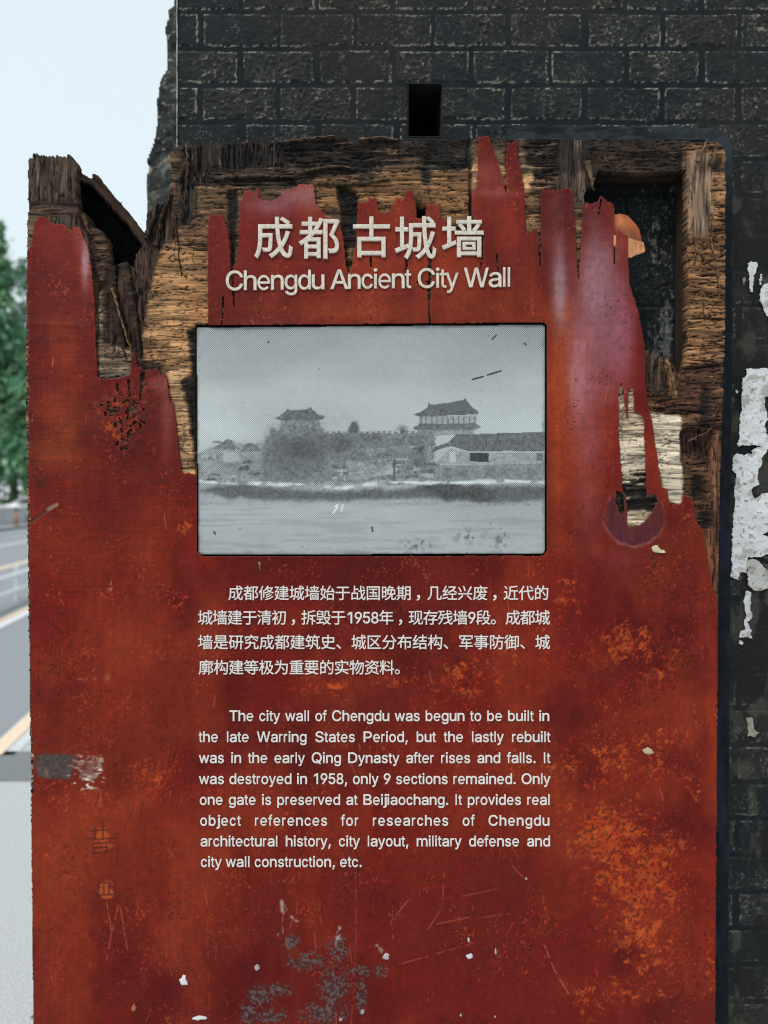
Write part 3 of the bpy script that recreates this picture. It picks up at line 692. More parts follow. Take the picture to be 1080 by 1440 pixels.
for z in [(90,600,46,60,(150,84,50),.75),(70,640,40,18,(160,98,56),.5),(150,665,90,24,(150,66,36),.55),(80,420,50,60,(128,48,38),.6),(75,455,60,14,(146,74,52),.4),(90,760,40,90,(134,48,28),.5),(200,740,60,50,(140,56,32),.5),(150,900,70,40,(140,60,36),.5),
          (400,432,130,18,(166,84,46),.7),(400,395,60,40,(132,48,36),.5),(520,440,80,12,(170,92,52),.6),(690,430,80,26,(168,84,46),.7),(620,400,90,40,(150,60,38),.55),(640,360,30,30,(148,56,38),.5),(690,290,34,30,(150,66,56),.5),
          (786,560,13,120,(178,92,48),.75),(782,680,16,90,(180,100,58),.7),(800,640,20,120,(156,56,34),.5),(1003,1000,9,160,(150,50,22),.6),(1000,1260,16,130,(158,52,20),.7),(960,1200,50,40,(140,44,20),.5),(972,845,40,20,(150,62,36),.55),
          (90,1240,46,90,(138,56,28),.55),(180,1180,80,80,(132,50,28),.55),(330,1250,120,60,(112,36,22),.5),(560,1150,140,30,(132,44,24),.4),(70,950,22,30,(140,72,48),.5),(250,1000,60,50,(104,24,20),.5),
          (500,1080,160,40,(126,38,24),.35),(700,1250,80,70,(96,26,20),.5),(640,1330,90,60,(104,30,22),.5),(120,1400,60,60,(126,40,22),.4),(520,1250,80,60,(104,20,16),.5),
          (930,790,70,40,(90,14,18),.75),(860,860,70,40,(100,18,20),.6),(985,790,18,50,(98,14,16),.7),(960,1160,60,26,(86,14,14),.6),(730,1160,30,60,(92,18,16),.4),(880,520,24,120,(132,28,28),.55),(720,500,20,60,(130,36,30),.0),
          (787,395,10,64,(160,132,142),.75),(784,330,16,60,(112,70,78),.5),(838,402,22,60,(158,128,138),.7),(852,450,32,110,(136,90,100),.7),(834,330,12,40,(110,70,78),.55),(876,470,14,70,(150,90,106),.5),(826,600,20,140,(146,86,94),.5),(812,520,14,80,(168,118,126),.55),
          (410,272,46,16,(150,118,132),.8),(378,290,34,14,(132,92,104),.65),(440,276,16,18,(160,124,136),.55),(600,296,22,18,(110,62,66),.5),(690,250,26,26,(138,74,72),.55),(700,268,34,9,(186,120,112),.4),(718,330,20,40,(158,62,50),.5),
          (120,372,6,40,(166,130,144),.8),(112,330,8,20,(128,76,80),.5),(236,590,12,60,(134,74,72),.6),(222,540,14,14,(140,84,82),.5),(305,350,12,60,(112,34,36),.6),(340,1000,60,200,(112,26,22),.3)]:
    zone(*z)
A *= np.array((.86, .70, .58), np.float32)
mix(A, (66, 11, 9), ss(.46, .74, fbm(U / 210, V / 150, 243, 4)) * .5); mix(A, (150, 62, 30), ss(.50, .74, fbm(U / 90, V / 160, 247, 4)) * .35)
for z in fade_sheen: zone(*z, late=True)
# linear cloth-like weave and long brush strokes
wv = fbm(U / 46, V / 1.7, 141, 3) - .5; ws = fbm(U / 1.9, V / 60, 145, 3) - .5
A *= (1 + wv * .24 * ss(700, 200, U) * ss(1100, 700, V) + ws * .13 + (fine - .5) * .22 + (fbm(U / 2.2, V / 2.2, 149, 2) - .5) * .12)[..., None]
# flaking orange undercoat
flk = 0
for cx, cy, rx, ry, w in [(860,1175,64,46,1.45),(900,1240,66,60,1.45),(905,1310,42,50,1.15),(835,1150,40,20,1.2),(805,1140,26,22,.95),(935,1185,40,22,.9),(880,905,54,34,.95),(920,940,26,30,.9),(800,835,20,28,1.05),(800,872,18,24,.8),(860,1075,90,42,.9),(930,1040,36,16,.9),(650,955,34,34,.95),(702,955,9,24,1.0),(470,965,60,15,.75),(560,958,30,14,.7),(205,1095,30,22,1.0),(240,1085,18,14,.85),(905,1352,34,22,.95),(830,1405,26,30,.9),(880,1395,54,22,.8),(982,1120,10,26,.8),(955,1100,30,10,.7),(1000,1350,8,60,.7),(150,840,16,14,.7),(148,880,20,16,.55),(110,535,16,12,.7),(165,610,40,30,.6),(720,1085,20,14,.55),(255,845,16,20,.6),(262,740,14,18,.7),(300,870,24,14,.5),(925,1395,20,20,.6),(150,1130,70,30,.45)]:
    flk = np.maximum(flk, w * np.exp(-(((U - cx) / rx) ** 2 + ((V - cy) / ry) ** 2) * .9))
fn = fbm(U / 16, V / 13, 151, 5, .62); fn2 = fbm(U / 4.2, V / 4.2, 157, 4, .6)
fm = ss(.38, .66, flk * .55 + (fn - .5) * 1.15 + (fn2 - .5) * .7) * ss(.10, .45, flk)
oc = np.stack([158 + 44 * (fn2 - .5), 52 + 50 * (fn - .4), 20 + 24 * (fn - .5)], -1)
mix(A, oc, fm * .85); mix(A, (186, 84, 30), fm * ss(.56, .68, fbm(U / 9, V / 11, 158, 4)) * .55)
mix(A, (74, 20, 16), fm * ss(.55, .63, fbm(U / 3.4, V / 3.4, 161, 3)) * .65)
mix(A, (182, 60, 24), ss(.64, .72, fn2) * ss(.15, .5, flk) * (1 - fm) * .6)
# tiny orange nicks and dark pits everywhere
nk = ss(.73, .79, fbm(U / 2.3, V / 3.0, 165, 2) * .7 + .34 * fbm(U / 40, V / 40, 168, 3))
mix(A, (186, 84, 44), nk * .5); pk = ss(.75, .8, fbm(U / 2.8, V / 2.8, 171, 2) * .72 + .34 * fbm(U / 50, V / 60, 173, 3)); mix(A, (50, 16, 14), pk * .6)
# blistered area
bm = np.clip(bl, 0, 1) * ss(.48, .6, fbm(U / 5, V / 5, 175, 3)); mix(A, (62, 34, 30), bm * .7); mix(A, (160, 64, 38), np.clip(bl, 0, 1) * ss(.55, .68, fbm(U / 7, V / 6, 178, 3)) * .6)
for cx, cy, rx, ry in [(52,660,12,26),(58,680,10,14),(225,675,26,7),(60,480,6,16),(215,655,18,6)]:
    m = np.exp(-(((U - cx) / rx) ** 2 + ((V - cy) / ry) ** 2)); bl2 = m * ss(.5, .6, fbm(U / 4, V / 4, 181, 3)); mix(A, (66, 22, 20), bl2 * .7)
# round ring left by an old fixing
q = np.hypot((U - 892 + (n1 - .5) * 4) / 43, (V - 727) / 41)
q = q + (fbm(U / 9, V / 9, 251, 3) - .5) * .12
mix(A, np.stack([74 + 40 * (fbm(U / 3, V / 14, 253, 3) - .5), 34 + 26 * (fbm(U / 3, V / 14, 253, 3) - .5), 40 + 20 * (mid - .5)], -1), .85 * ss(1.02, .92, q) * (.8 + .4 * (fbm(U / 18, V / 16, 255, 3) - .3))); mix(A, (150, 116, 132), np.exp(-((q - 1) / .05) ** 2) * ss(725, 770, V + (n1 - .5) * 40) * .35 + np.exp(-((q - 1) / .03) ** 2) * .25 * ss(.4, .6, n2))
mix(A, (118, 44, 54), np.exp(-(((U - 872) / 20) ** 2 + ((V - 786) / 16) ** 2)) * .5)
# grey tape rest on the left edge, scraped to fillers
tp = inpoly([(52,1062),(70,1060),(98,1061),(112,1066),(104,1080),(98,1096),(70,1095),(54,1092),(50,1078)], U + jag_u * .2, V + jag_v * .2)
mix(A, np.stack([70 + 50 * (fn2 - .5) + 30 * (fn - .5)] * 3, -1) * np.array((1.05, .98, .95)), blur(tp, 1) * .92)
sc_ = np.exp(-(((U - 122) / 26) ** 2 + ((V - 1086) / 26) ** 2)); mix(A, (150, 140, 126), ss(.40, .52, sc_ * .55 + (fn - .5) * .8 + (fn2 - .5) * .6) * ss(.12, .3, sc_) * .9)
mix(A, (206, 202, 194), ss(.58, .66, fbm((U + V) / 9, (V - U * .3) / 3.0, 185, 2)) * ss(.2, .6, sc_))
tw = inpoly([(96,1068),(140,1066),(138,1090),(110,1096)], U + jag_u, V + jag_v); mix(A, (92, 34, 28), blur(tw, 2) * .55)
# grey scuffing near the foot of the picture
gs = 0
for cx, cy, rx, ry in [(366,1402,24,20),(392,1392,22,12),(430,1352,34,16),(470,1340,26,18),(505,1366,22,10),(470,1390,26,36),(455,1425,40,18),(380,1430,28,14),(535,1366,12,13),(508,1400,10,30),(410,1325,14,12),(478,1322,10,12),(350,1425,14,20)]:
    gs = np.maximum(gs, np.exp(-(((U - cx) / rx) ** 2 + ((V - cy) / ry) ** 2)))
gn = 1 - 2.2 * np.abs(fbm((U + V * .5) / 11, (V - U * .5) / 6, 188, 4, .6) - .5) - .32
gm = ss(.46, .60, gs * .50 + (gn - .5) * 1.0 + .12) * ss(.15, .5, gs)
mix(A, (58, 40, 38), ss(.28, .56, gs * .66 + (gn - .5) * .8) * ss(.15, .5, gs) * .85); mix(A, (98, 84, 82), ss(.40, .56, gs * .50 + (gn - .5) * 1.0 + .14) * ss(.12, .4, gs) * ss(.38, .54, fbm(U / 2.4, V / 3.2, 189, 2)) * .8)
# graffiti scratched through the paint, and other scratches
mix(A, (166, 74, 34), ss(.46, .60, np.exp(-(((U - 143) / 22) ** 2 + ((V - 1182) / 21) ** 2) ** 2) * .62 + (fn - .5) * .9 + (fn2 - .5) * .3) * .85)
mix(A, (166, 76, 38), ss(.46, .60, np.exp(-(((U - 151) / 15) ** 2 + ((V - 1252) / 17) ** 2) ** 2) * .62 + (fn - .5) * .9 + (fn2 - .5) * .3) * .85)
def scratch(pts, w, col, a=.8, brk=0.0):
    d, s = line_d(pts, U, V); m = np.clip(1.35 - d / w, 0, 1)
    if brk: m = m * ss(brk - .06, brk + .06, fbm(U / 5, V / 5, 191, 2))
    mix(A, col, m * a)
ink = (70, 30, 22)
for s_ in ([(121,1179),(140,1180),(162,1178)], [(128,1168),(152,1167)], [(133,1160),(134,1180)], [(145,1157),(145,1181)], [(131,1186),(150,1185),(149,1199)], [(131,1186),(133,1199)], [(132,1192),(150,1191)], [(130,1200),(152,1198)],
           [(138,1242),(162,1241),(161,1258),(139,1259),(138,1242)], [(146,1244),(146,1257)], [(153,1243),(153,1257)], [(161,1253),(168,1268)], [(166,1198),(163,1210)]):
    scratch(s_, 1.1, ink, .85)
for s_, c_ in (([(150,1270),(157,1310),(150,1350)], (176,96,60)), ([(168,1268),(175,1310),(179,1335)], (176,96,60)), ([(157,1312),(166,1275)], (176,96,60)), ([(185,975),(165,998)], (160,80,60)), ([(120,975),(96,985)], (150,70,55)), ([(110,955),(136,954)], (170,110,90)), ([(625,1222),(622,1275),(595,1318)], (170,80,56)), ([(573,1267),(550,1296),(553,1320)], (150,100,88)), ([(660,1328),(562,1356)], (170,86,58)), ([(620,1265),(662,1258)], (160,76,54)), ([(615,1299),(660,1290)], (170,84,58)), ([(766,1330),(780,1365),(800,1398)], (180,120,100)), ([(500,1222),(501,1320),(494,1440)], (150,60,42)), ([(441,1294),(444,1335)], (140,90,80)), ([(418,1268),(417,1285)], (150,76,60)), ([(976,990),(979,1018)], (150,100,100)), ([(680,1290),(718,1285)], (160,70,50)), ([(662,1258),(700,1250)], (150,70,50)), ([(291,1290),(294,1420)], (140,56,36)), ([(156,815),(157,830),(152,828),(158,826)], (190,130,104)), ([(212,1420),(205,1440)], (160,70,50)), ([(75,503),(73,522)], (190,120,110)), ([(48,574),(45,592)], (190,130,110)), ([(92,408),(90,424)], (170,110,100)), ([(450,1268),(449,1284),(452,1298)], (140,80,70)), ([(535,1145),(540,1220)], (130,40,26)), ([(860,1300),(850,1390)], (110,30,20)), ([(720,1115),(716,1085)], (60,40,36))):
    scratch(s_, .95, c_, .6, .42)
rng = np.random.default_rng(7)
for k in range(150):
    x, y = rng.uniform(50, 1000), rng.uniform(460, 1445); a = rng.normal(math.pi / 2, .5); l = rng.uniform(4, 26)
    scratch([(x, y), (x + l * math.cos(a), y + l * math.sin(a))], .8, ((190,100,70), (66,22,18), (160,80,60))[k % 3], rng.uniform(.2, .6))
# twig-shaped gouge at the left edge, pale scrape tops
scratch([(38,738),(44,734),(58,724),(72,712)], 2.0, (74, 50, 44), .9, .3); scratch([(68,716),(80,709)], 3.0, (150, 136, 120), .7, .4)
scratch([(396,1268),(397.5,1284)], 3.0, (158, 150, 146), .8, .35); scratch([(397,1284),(398,1318)], 1.3, (140, 112, 104), .6, .4); scratch([(398,1272),(408,1288),(418,1296)], 2.0, (160, 150, 146), .7, .47); scratch([(477,1305),(474,1328)], 3.4, (160, 152, 148), .8, .4); scratch([(528,1326),(544,1346)], 3.0, (150, 140, 136), .7, .5); scratch([(392,1315),(402,1322)], 3.0, (150, 140, 136), .6, .45)
scratch([(138,966),(150,960)], 0.1, (0,0,0), 0)
mix(A, (150, 84, 56), np.exp(-(((U - 151) / 4) ** 2 + ((V - 953) / 6) ** 2)) * .7)
# bleached rims where the veneer is torn
rimm = np.clip(1 - blur(ven.astype(np.float32), 1), 0, .6) / .6
mix(A, (150, 70, 56), rimm * .35 * (V < 860))
A = np.clip(A, 3, 235)
# relief (mm toward the viewer)
lift = blur(ven.astype(np.float32), 7)
rel = (fbm(U / 120, V / 90, 195, 3) - .5) * 1.6 + (fine - .5) * .25 + ws * .10 + wv * .12 - fm * .28 + (fn2 - .5) * .25 * np.clip(flk, 0, 1)
rel += bl * (fbm(U / 5, V / 6, 197, 4) - .5) * 3.2
rel += (1 - lift) * 2.2 * (V < 860) * ss(.40, .65, fbm(U / 22, V / 22, 199, 2))            # torn edges curl off the core
rel += np.where((V < 400) & (U > 750), 1.2 * np.exp(-((U - 783) / 9) ** 2) - 1.0 * np.exp(-((U - 800) / 6) ** 2), 0) * ss(440, 330, V)
rel += -.9 * np.exp(-((V - 268) / 5) ** 2) * ((U > 660) & (U < 742)) + .6 * np.exp(-((V - 456 - (U - 40) * .02) / 4) ** 2) * (U < 130)
rel += -1.0 * np.exp(-(np.minimum(line_d([(38,738),(58,724),(78,710)], U, V)[0], 9) / 1.8) ** 2)
M_ven = mat('faded_red_veneer', attr=True, rough=.5, noise=.15, nscale=1200, bump=.12, bscale=1600, spec=.14, rvar=.14)
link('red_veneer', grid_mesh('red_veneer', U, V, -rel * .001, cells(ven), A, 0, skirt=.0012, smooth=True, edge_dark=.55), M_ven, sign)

# ---- carcass behind the face
M_carc = mat('dark_carcass_wood', attr=True, rough=.9, noise=.35, nscale=80, bump=.6, bscale=160, stretch=(1, 1, .15), spec=.08)
dk = (.004, .0035, .003); br = (.05, .036, .026)  # dk puts the shade inside the enclosed carcass into the wood colour
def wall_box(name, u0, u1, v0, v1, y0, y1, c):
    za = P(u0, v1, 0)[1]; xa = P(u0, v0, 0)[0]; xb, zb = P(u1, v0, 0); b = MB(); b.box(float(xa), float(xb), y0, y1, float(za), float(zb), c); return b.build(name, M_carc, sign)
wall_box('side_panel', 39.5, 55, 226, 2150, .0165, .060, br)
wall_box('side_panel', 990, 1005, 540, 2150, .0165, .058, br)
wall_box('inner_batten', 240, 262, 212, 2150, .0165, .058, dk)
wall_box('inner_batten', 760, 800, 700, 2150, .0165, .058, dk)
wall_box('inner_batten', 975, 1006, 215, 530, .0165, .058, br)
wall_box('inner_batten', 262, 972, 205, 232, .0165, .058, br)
M_cavity_shade = mat('cavity_shade_wood', attr=True, rough=.95, noise=.35, nscale=700, bump=.3, bscale=900, spec=.03)
ub, vb = make_grid(56, 262, 215, 560, 1.4)
nb = fbm(ub / 7, vb / 7, 201, 4) - .5
mb = inpoly([(96,226),(112,233),(118,229),(125,233),(132,243),(152,268),(176,294),(200,330),(262,330),(262,560),(56,560),(56,226)], ub + nb * 9, vb + nb * 11 + (fbm(ub / 2.5, vb / 20, 205, 2) - .5) * 5)
dd, _ = line_d([(100,226),(121,234),(152,268),(176,294),(204,334)], ub, vb)
Cb = np.empty(ub.shape + (3,), np.float32); Cb[:] = (7, 7, 8)  # panel painted near black for the cavity's shade; torn edge keeps wood brown
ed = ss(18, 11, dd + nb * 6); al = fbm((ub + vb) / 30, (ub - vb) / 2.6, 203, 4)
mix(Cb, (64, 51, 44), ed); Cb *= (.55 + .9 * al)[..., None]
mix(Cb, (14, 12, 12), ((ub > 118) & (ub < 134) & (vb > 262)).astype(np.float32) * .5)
link('back_panel', grid_mesh('back_panel', ub, vb, 0.050 - ed * .016 + (al - .5) * .004, cells(mb), Cb, 0, skirt=.014), M_cavity_shade, sign)
# closing back below
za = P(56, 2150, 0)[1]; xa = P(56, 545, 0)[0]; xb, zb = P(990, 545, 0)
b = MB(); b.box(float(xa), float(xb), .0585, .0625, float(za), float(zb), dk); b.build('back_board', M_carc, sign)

# ---- loose splinters and slats
def splinter(pts, w0, w1, y0, y1, th, c, name='splinter'):
    """a torn sliver along a pixel polyline, tapering from w0 to w1 px"""
    rs_ = np.random.default_rng(int(pts[0][0] * 7 + pts[0][1]))
    q = np.array(pts, float); L = np.concatenate([[0], np.cumsum(np.hypot(*np.diff(q, axis=0).T))]); m_ = max(4, int(L[-1] / 4))
    tt = np.linspace(0, L[-1], m_); pts = np.stack([np.interp(tt, L, q[:, 0]), np.interp(tt, L, q[:, 1])], -1)
    pts[1:-1] += rs_.normal(0, .5, (m_ - 2, 2)); n = m_; vsn = []; fsn = []; csn = []
    for k, (u, v) in enumerate(pts):
        a = pts[max(k - 1, 0)]; bb = pts[min(k + 1, n - 1)]; dx, dy = bb[0] - a[0], bb[1] - a[1]; l = math.hypot(dx, dy)
        nx, ny = -dy / l, dx / l; t = k / (n - 1); w = (w0 * (1 - t) + w1 * t) / 2 * rs_.uniform(.72, 1.15); y = y0 * (1 - t) + y1 * t; j = rs_.normal(0, .5)
        A1 = P3(u + nx * (w + j), v + ny * (w + j), y); B1 = P3(u - nx * (w - j), v - ny * (w - j), y); M1 = P3(u + nx * rs_.normal(0, w * .3), v, y - th * rs_.uniform(.2, .5))
        vsn += [A1, M1, B1, (B1[0], B1[1] + th, B1[2]), (A1[0], A1[1] + th, A1[2])]
        f_ = rs_.uniform(.45, .95); csn += [tuple(lin(np.array(c) * f_ * g_)) for g_ in (.8, 1.05, .75, .6, .6)]
    for k in range(n - 1):
        a = 5 * k; b2 = a + 5
        fsn += [(a + i, a + (i + 1) % 5, b2 + (i + 1) % 5, b2 + i) for i in range(5)]
    fsn += [(0, 4, 3, 2, 1), tuple(5 * (n - 1) + i for i in range(5))]
    b = MB(); b.add(vsn, fsn); b.c = csn
    bmod = b.build(name, M_sliver, sign); return bmod
M_sliver = mat('torn_sliver', attr=True, rough=.9, noise=.45, nscale=700, bump=.5, bscale=900, stretch=(1, 1, .12), spec=.2)
splinter([(154,374),(157,400),(163,440),(170,482),(178,505)], 16, 9, .012, .004, .008, (66,50,42), 'slat')
splinter([(172,370),(177,390),(186,430),(193,470),(196,500)], 15, 4, .008, .000, .008, (78,60,48), 'slat')
splinter([(157,405),(168,440),(180,480),(188,512)], 4, 1.5, .003, -.001, .004, (150,112,78))
splinter([(116,300),(121,316),(128,330)], 8, 3, .003, .002, .004, (112,84,60))
splinter([(826,226),(829,240),(832,253),(835,267)], 11, 1, .002, .001, .003, (132,106,82))
splinter([(982,226),(988,210),(995,196)], 8, .8, .001, -.002, .003, (150,122,96)); splinter([(1000,232),(1004,222),(1005,208)], 8, .8, .001, -.001, .003, (146,120,92))
splinter([(936,500),(943,520),(950,556)], 5, 6, .001, .0005, .004, (158,118,82)); splinter([(944,512),(951,528),(956,556)], 4, 3, .003, .002, .004, (120,86,60))
splinter([(968,620),(986,612),(1002,602)], 3, 1.5, .001, .003, .003, (132,94,66)); splinter([(975,645),(992,632),(1000,618)], 3, 1, .001, .002, .003, (116,80,58))
splinter([(402,198),(438,194),(470,191)], 3, 1.6, -.001, 0, .004, (128,104,84)); splinter([(505,196),(535,192),(560,197)], 4, 2, -.001, -.001, .005, (140,112,88)); 
splinter([(430,240),(472,232),(500,238)], 5, 1.5, .001, .001, .005, (112,88,66)); splinter([(300,250),(360,246),(412,249)], 7, 3, .002, .001, .006, (92,74,60)); splinter([(440,258),(500,258),(548,252)], 7, 3, .002, .001, .005, (108,86,62))
splinter([(205,335),(214,310),(221,286)], 7, 3, .004, .002, .006, (84,66,54)); splinter([(219,345),(226,310),(240,272)], 8, 3, .005, .003, .006, (74,57,46)); splinter([(160,300),(166,287),(171,284)], 1.4, .6, .036, .034, .002, (70,56,48))
splinter([(262,203),(264,232),(261,262)], 4, 2, .0, .002, .006, (110,90,72)); splinter([(276,206),(277,230),(276,250)], 3, 1.2, .002, .003, .004, (84,70,60)); splinter([(246,300),(250,340),(253,372),(254,388)], 1.6, 1, .001, .001, .002, (48,36,30))
splinter([(976,330),(979,350),(978,372)], 3, 1, .001, .001, .003, (160,124,90)); splinter([(1002,300),(1001,340),(1004,362)], 3, 1, .000, .001, .003, (170,132,98)); splinter([(990,420),(989,440),(992,450)], 3, 1, .001, .002, .003, (120,90,64)); splinter([(1010,380),(1012,410),(1010,430)], 3, 1.4, .0005, .001, .003, (160,122,86))
splinter([(364,790),(366,797),(366,803)], 4, 2, -.0012, -.0012, .002, (168,128,92))

# curled brown flap behind the torn strips
ub, vb = make_grid(858, 916, 292, 366, .8)
fl = inpoly([(858,298),(876,296.5),(886,298),(893,303),(899,309),(905,318),(908,330),(911.5,350),(905,353.5),(896,357),(888,362),(880,362),(858,340)], ub, vb)
Cf = np.empty(ub.shape + (3,), np.float32); Cf[:] = (160, 84, 40)
mix(Cf, (188, 108, 58), ss(.45, .65, fbm(ub / 9, vb / 14, 211, 3)) * .6); mix(Cf, (110, 66, 40), np.exp(-((vb - 326 - (ub - 880) * .15) / 9) ** 2) * .7); mix(Cf, (146, 64, 30), ss(892, 906, ub) * .6)
low = ss(332.5, 334, vb - (ub - 885) * .14 + (fbm(ub / 6, vb / 6, 213, 2) - .5)); mix(Cf, (192, 132, 88), low)
mix(Cf, (170, 110, 78), low * ss(.5, .7, fbm(ub / 5, vb / 7, 215, 3)) * .7); Cf *= (.85 + .3 * fbm(ub / 2.5, vb / 9, 217, 3))[..., None]
yf = .006 + .010 * ss(865, 912, ub) ** 2 - low * .006 + .004 * np.exp(-((vb - 300) / 10) ** 2)
M_flap = mat('bare_veneer_back', attr=True, rough=.75, noise=.12, nscale=900, bump=.2, bscale=900)
link('veneer_flap', grid_mesh('veneer_flap', ub, vb, yf, cells(fl), Cf, 0, skirt=.0012, smooth=True), M_flap, sign)

# ---- picture plate
ub, vb = make_grid(272, 772, 452, 786, 1.0)
pn = fbm(ub / 14, vb / 12, 221, 4); pf = fbm(ub / 4, vb / 3.2, 225, 4, .6); pb = fbm(ub / 110, vb / 60, 229, 3)
G = np.interp(vb, [455, 500, 560, 610, 675, 690, 720, 785], [142, 152, 165, 170, 150, 150, 158, 162]).astype(np.float32) + (pb - .5) * 22
G += 12 * np.exp(-(((ub - 300) / 60) ** 2 + ((vb - 600) / 50) ** 2)) + 8 * np.exp(-(((ub - 560) / 90) ** 2 + ((vb - 560) / 30) ** 2))
def ink_poly(poly, val, w=1.0, rag=2.0, soft=1):
    global G
    m = inpoly(poly, ub + (pf - .5) * rag * 2, vb + (pn - .5) * rag * 2).astype(np.float32)
    if soft: m = blur(m, soft)
    m *= w; G = G * (1 - m) + val * m
# hazy town, tree masses, wall with battlements
ink_poly([(276,640),(300,628),(325,622),(348,626),(368,622),(368,680),(276,680)], 128, .75, 3, 2)
ink_poly([(366,680),(367,636),(371,620),(379,611),(381,601),(391,606),(397,598),(452,598),(457,608),(480,614),(490,604),(494,592),(500,596),(504,606),(512,614),(556,613),(566,600),(576,612),(612,612),(612,680)], 118, .9, 5, 1)
ink_poly([(368,672),(372,640),(384,622),(392,612),(408,616),(424,606),(446,612),(462,630),(470,650),(440,664),(410,676)], 104, .5, 9, 2)
rp = np.random.default_rng(77)
for k in range(95):
    hx, hy = (rp.uniform(462, 604) if k % 4 else rp.uniform(280, 356)), 612 + 62 * rp.random() ** .8; hw, hh = rp.uniform(5, 22), rp.uniform(2, 6)
    ink_poly([(hx, hy + hh), (hx + hw * .2, hy), (hx + hw * .8, hy - 1), (hx + hw, hy + hh)], rp.choice([86, 96, 104, 140, 158]), rp.uniform(.5, .9), 1.4, 0)
    if k % 2: ink_poly([(hx + 1, hy + hh), (hx + hw - 1, hy + hh), (hx + hw - 1, hy + hh * 2.2), (hx + 1, hy + hh * 2.2)], rp.choice([128, 150, 166]), rp.uniform(.4, .75), 1.2, 0)
    if k % 3 == 0: ink_poly([(hx + hw * .4, hy + hh), (hx + hw * .4 + 2, hy + hh), (hx + hw * .4 + 2, hy + hh * 2), (hx + hw * .4, hy + hh * 2)], 74, .7, .3, 0)
crn = [(448,640)]
for k in range(20): crn += [(450 + k * 8, 606), (455 + k * 8, 606), (455 + k * 8, 609), (458 + k * 8, 609)]
crn += [(612,620)]; ink_poly(crn, 108, .8, .4, 0)
m = np.exp(-(((ub - 415) / 46) ** 2 + ((vb - 630) / 30) ** 2)); G -= m * 26 * (pf + .4)
for cx, cy, rx, ry, d in [(384,606,14,12,9),(430,632,22,14,9),(497,600,9,11,34),(566,603,9,7,26),(520,612,16,8,16),(330,655,30,14,12),(480,625,20,16,14),(590,640,14,24,16),(545,640,20,14,10)]:
    G -= 1.15 * d * ss(.34, .62, np.exp(-(((ub - cx) / rx) ** 2 + ((vb - cy) / ry) ** 2)) * .95 + (pf - .5) * 1.0 + (pn - .5) * .5) * (.55 + .7 * pf)
# left gate tower
ink_poly([(395,588),(450,588),(450,612),(395,612)], 112, .85, .6); ink_poly([(386,587),(392,585),(402,577),(404,574),(408,577),(434,574.5),(436,571),(439,575),(448,583),(457,585),(455,589),(440,590),(420,591),(392,590)], 94, .95, .5, 0)
for k in range(6): ink_poly([(398 + k * 9, 592), (401 + k * 9, 592), (401 + k * 9, 603), (398 + k * 9, 603)], 138, .5, .3, 0)
# right gate tower
ink_poly([(590,585),(670,584),(672,606),(588,606)], 138, .8, .4, 0); ink_poly([(582,582),(590,580),(601,573),(603,566),(606,569),(630,566),(652,562),(653,559),(656,562),(664,572),(674,579),(674,582),(660,583),(630,584),(600,586),(586,585)], 92, .95, .4, 0)
for k in range(11): ink_poly([(591 + k * 7.6, 586), (593 + k * 7.6, 586), (593 + k * 7.6, 596), (591 + k * 7.6, 596)], 104, .8, .2, 0)
ink_poly([(581,601),(590,596),(668,595),(677,599),(674,603),(584,605)], 98, .9, .4, 0); ink_poly([(588,605),(668,603),(668,612),(586,612)], 120, .7, 1, 0)
# houses
def roofs(x0, x1, xa, yt, yb, val=108): ink_poly([(x0, yb), (xa - 3, yt), (xa + 3, yt), (x1, yb)], val, .85, 1.0, 0)
for a in [(480,530,502,628,648),(528,575,552,630,645),(452,482,464,632,645),(572,600,585,634,646),(296,338,320,618,632),(336,368,350,622,634)]: roofs(*a)
ink_poly([(314,634),(332,630),(338,648),(314,650)], 176, .55, 2, 1); ink_poly([(488,648),(526,648),(526,674),(488,674)], 138, .6, 1); ink_poly([(552,646),(553,676),(556,676),(556,646)], 82, .7, .3, 0)
ink_poly([(604,636),(612,628),(630,622),(642,611),(767,607),(767,634),(700,634),(660,635),(634,627)], 92, .92, .8, 0); ink_poly([(612,652),(634,630),(660,637),(767,636),(767,654)], 140, .9, .8, 0); ink_poly([(632,636),(640,634),(642,650),(634,650)], 178, .8, .5, 0)
ink_poly([(661,637),(688,636),(688,649),(661,649)], 58, .95, .4, 0); ink_poly([(755,636),(763,636),(763,648),(755,648)], 96, .8, .4, 0); ink_poly([(610,654),(767,652),(767,677),(610,678)], 124, .9, 1, 0)
for k in range(7): ink_poly([(622 + k * 20, 658 + (k % 3)), (638 + k * 20, 658 + (k % 3)), (637 + k * 20, 672), (622 + k * 20, 671)], 100 + 6 * (k % 3), .5, 1, 1)
G -= ((vb > 606) & (vb < 636) & (ub > 640) & (ub < 767)) * (np.sin(ub * 1.6) * 4)
# bank and water
d_, _ = line_d([(276,677),(330,679),(400,681),(440,682),(480,687),(512,681),(560,678),(640,679),(700,676),(767,678)], ub, vb)
ink_poly([(276,690),(310,683),(340,680),(400,688),(470,692),(540,688),(600,684),(640,682),(700,682),(767,686),(767,702),(720,708),(640,703),(560,700),(480,704),(400,704),(320,700)], 92, .9, 4, 2)
G -= 30 * ss(.5, .7, pf) * ((vb > 680) & (vb < 712)) * (pn + .2); ink_poly([(588,684),(640,680),(700,690),(690,706),(620,702)], 70, .8, 5, 2)
bw_ = np.clip(1.5 - d_ / (.9 + 3.4 * fbm(ub / 26, vb / 40, 235, 3)), 0, 1) * (.45 + .9 * fbm(ub / 9, vb / 5, 236, 3)); bw_ = np.clip(bw_, 0, 1) * (d_ < 6) * ss(.30, .5, fbm(ub / 18, vb / 12, 239, 3)); G = G * (1 - bw_) + 196 * bw_
G -= 10 * ss(.55, .7, fbm(ub / 60, vb / 4, 233, 3)) * (vb > 704)
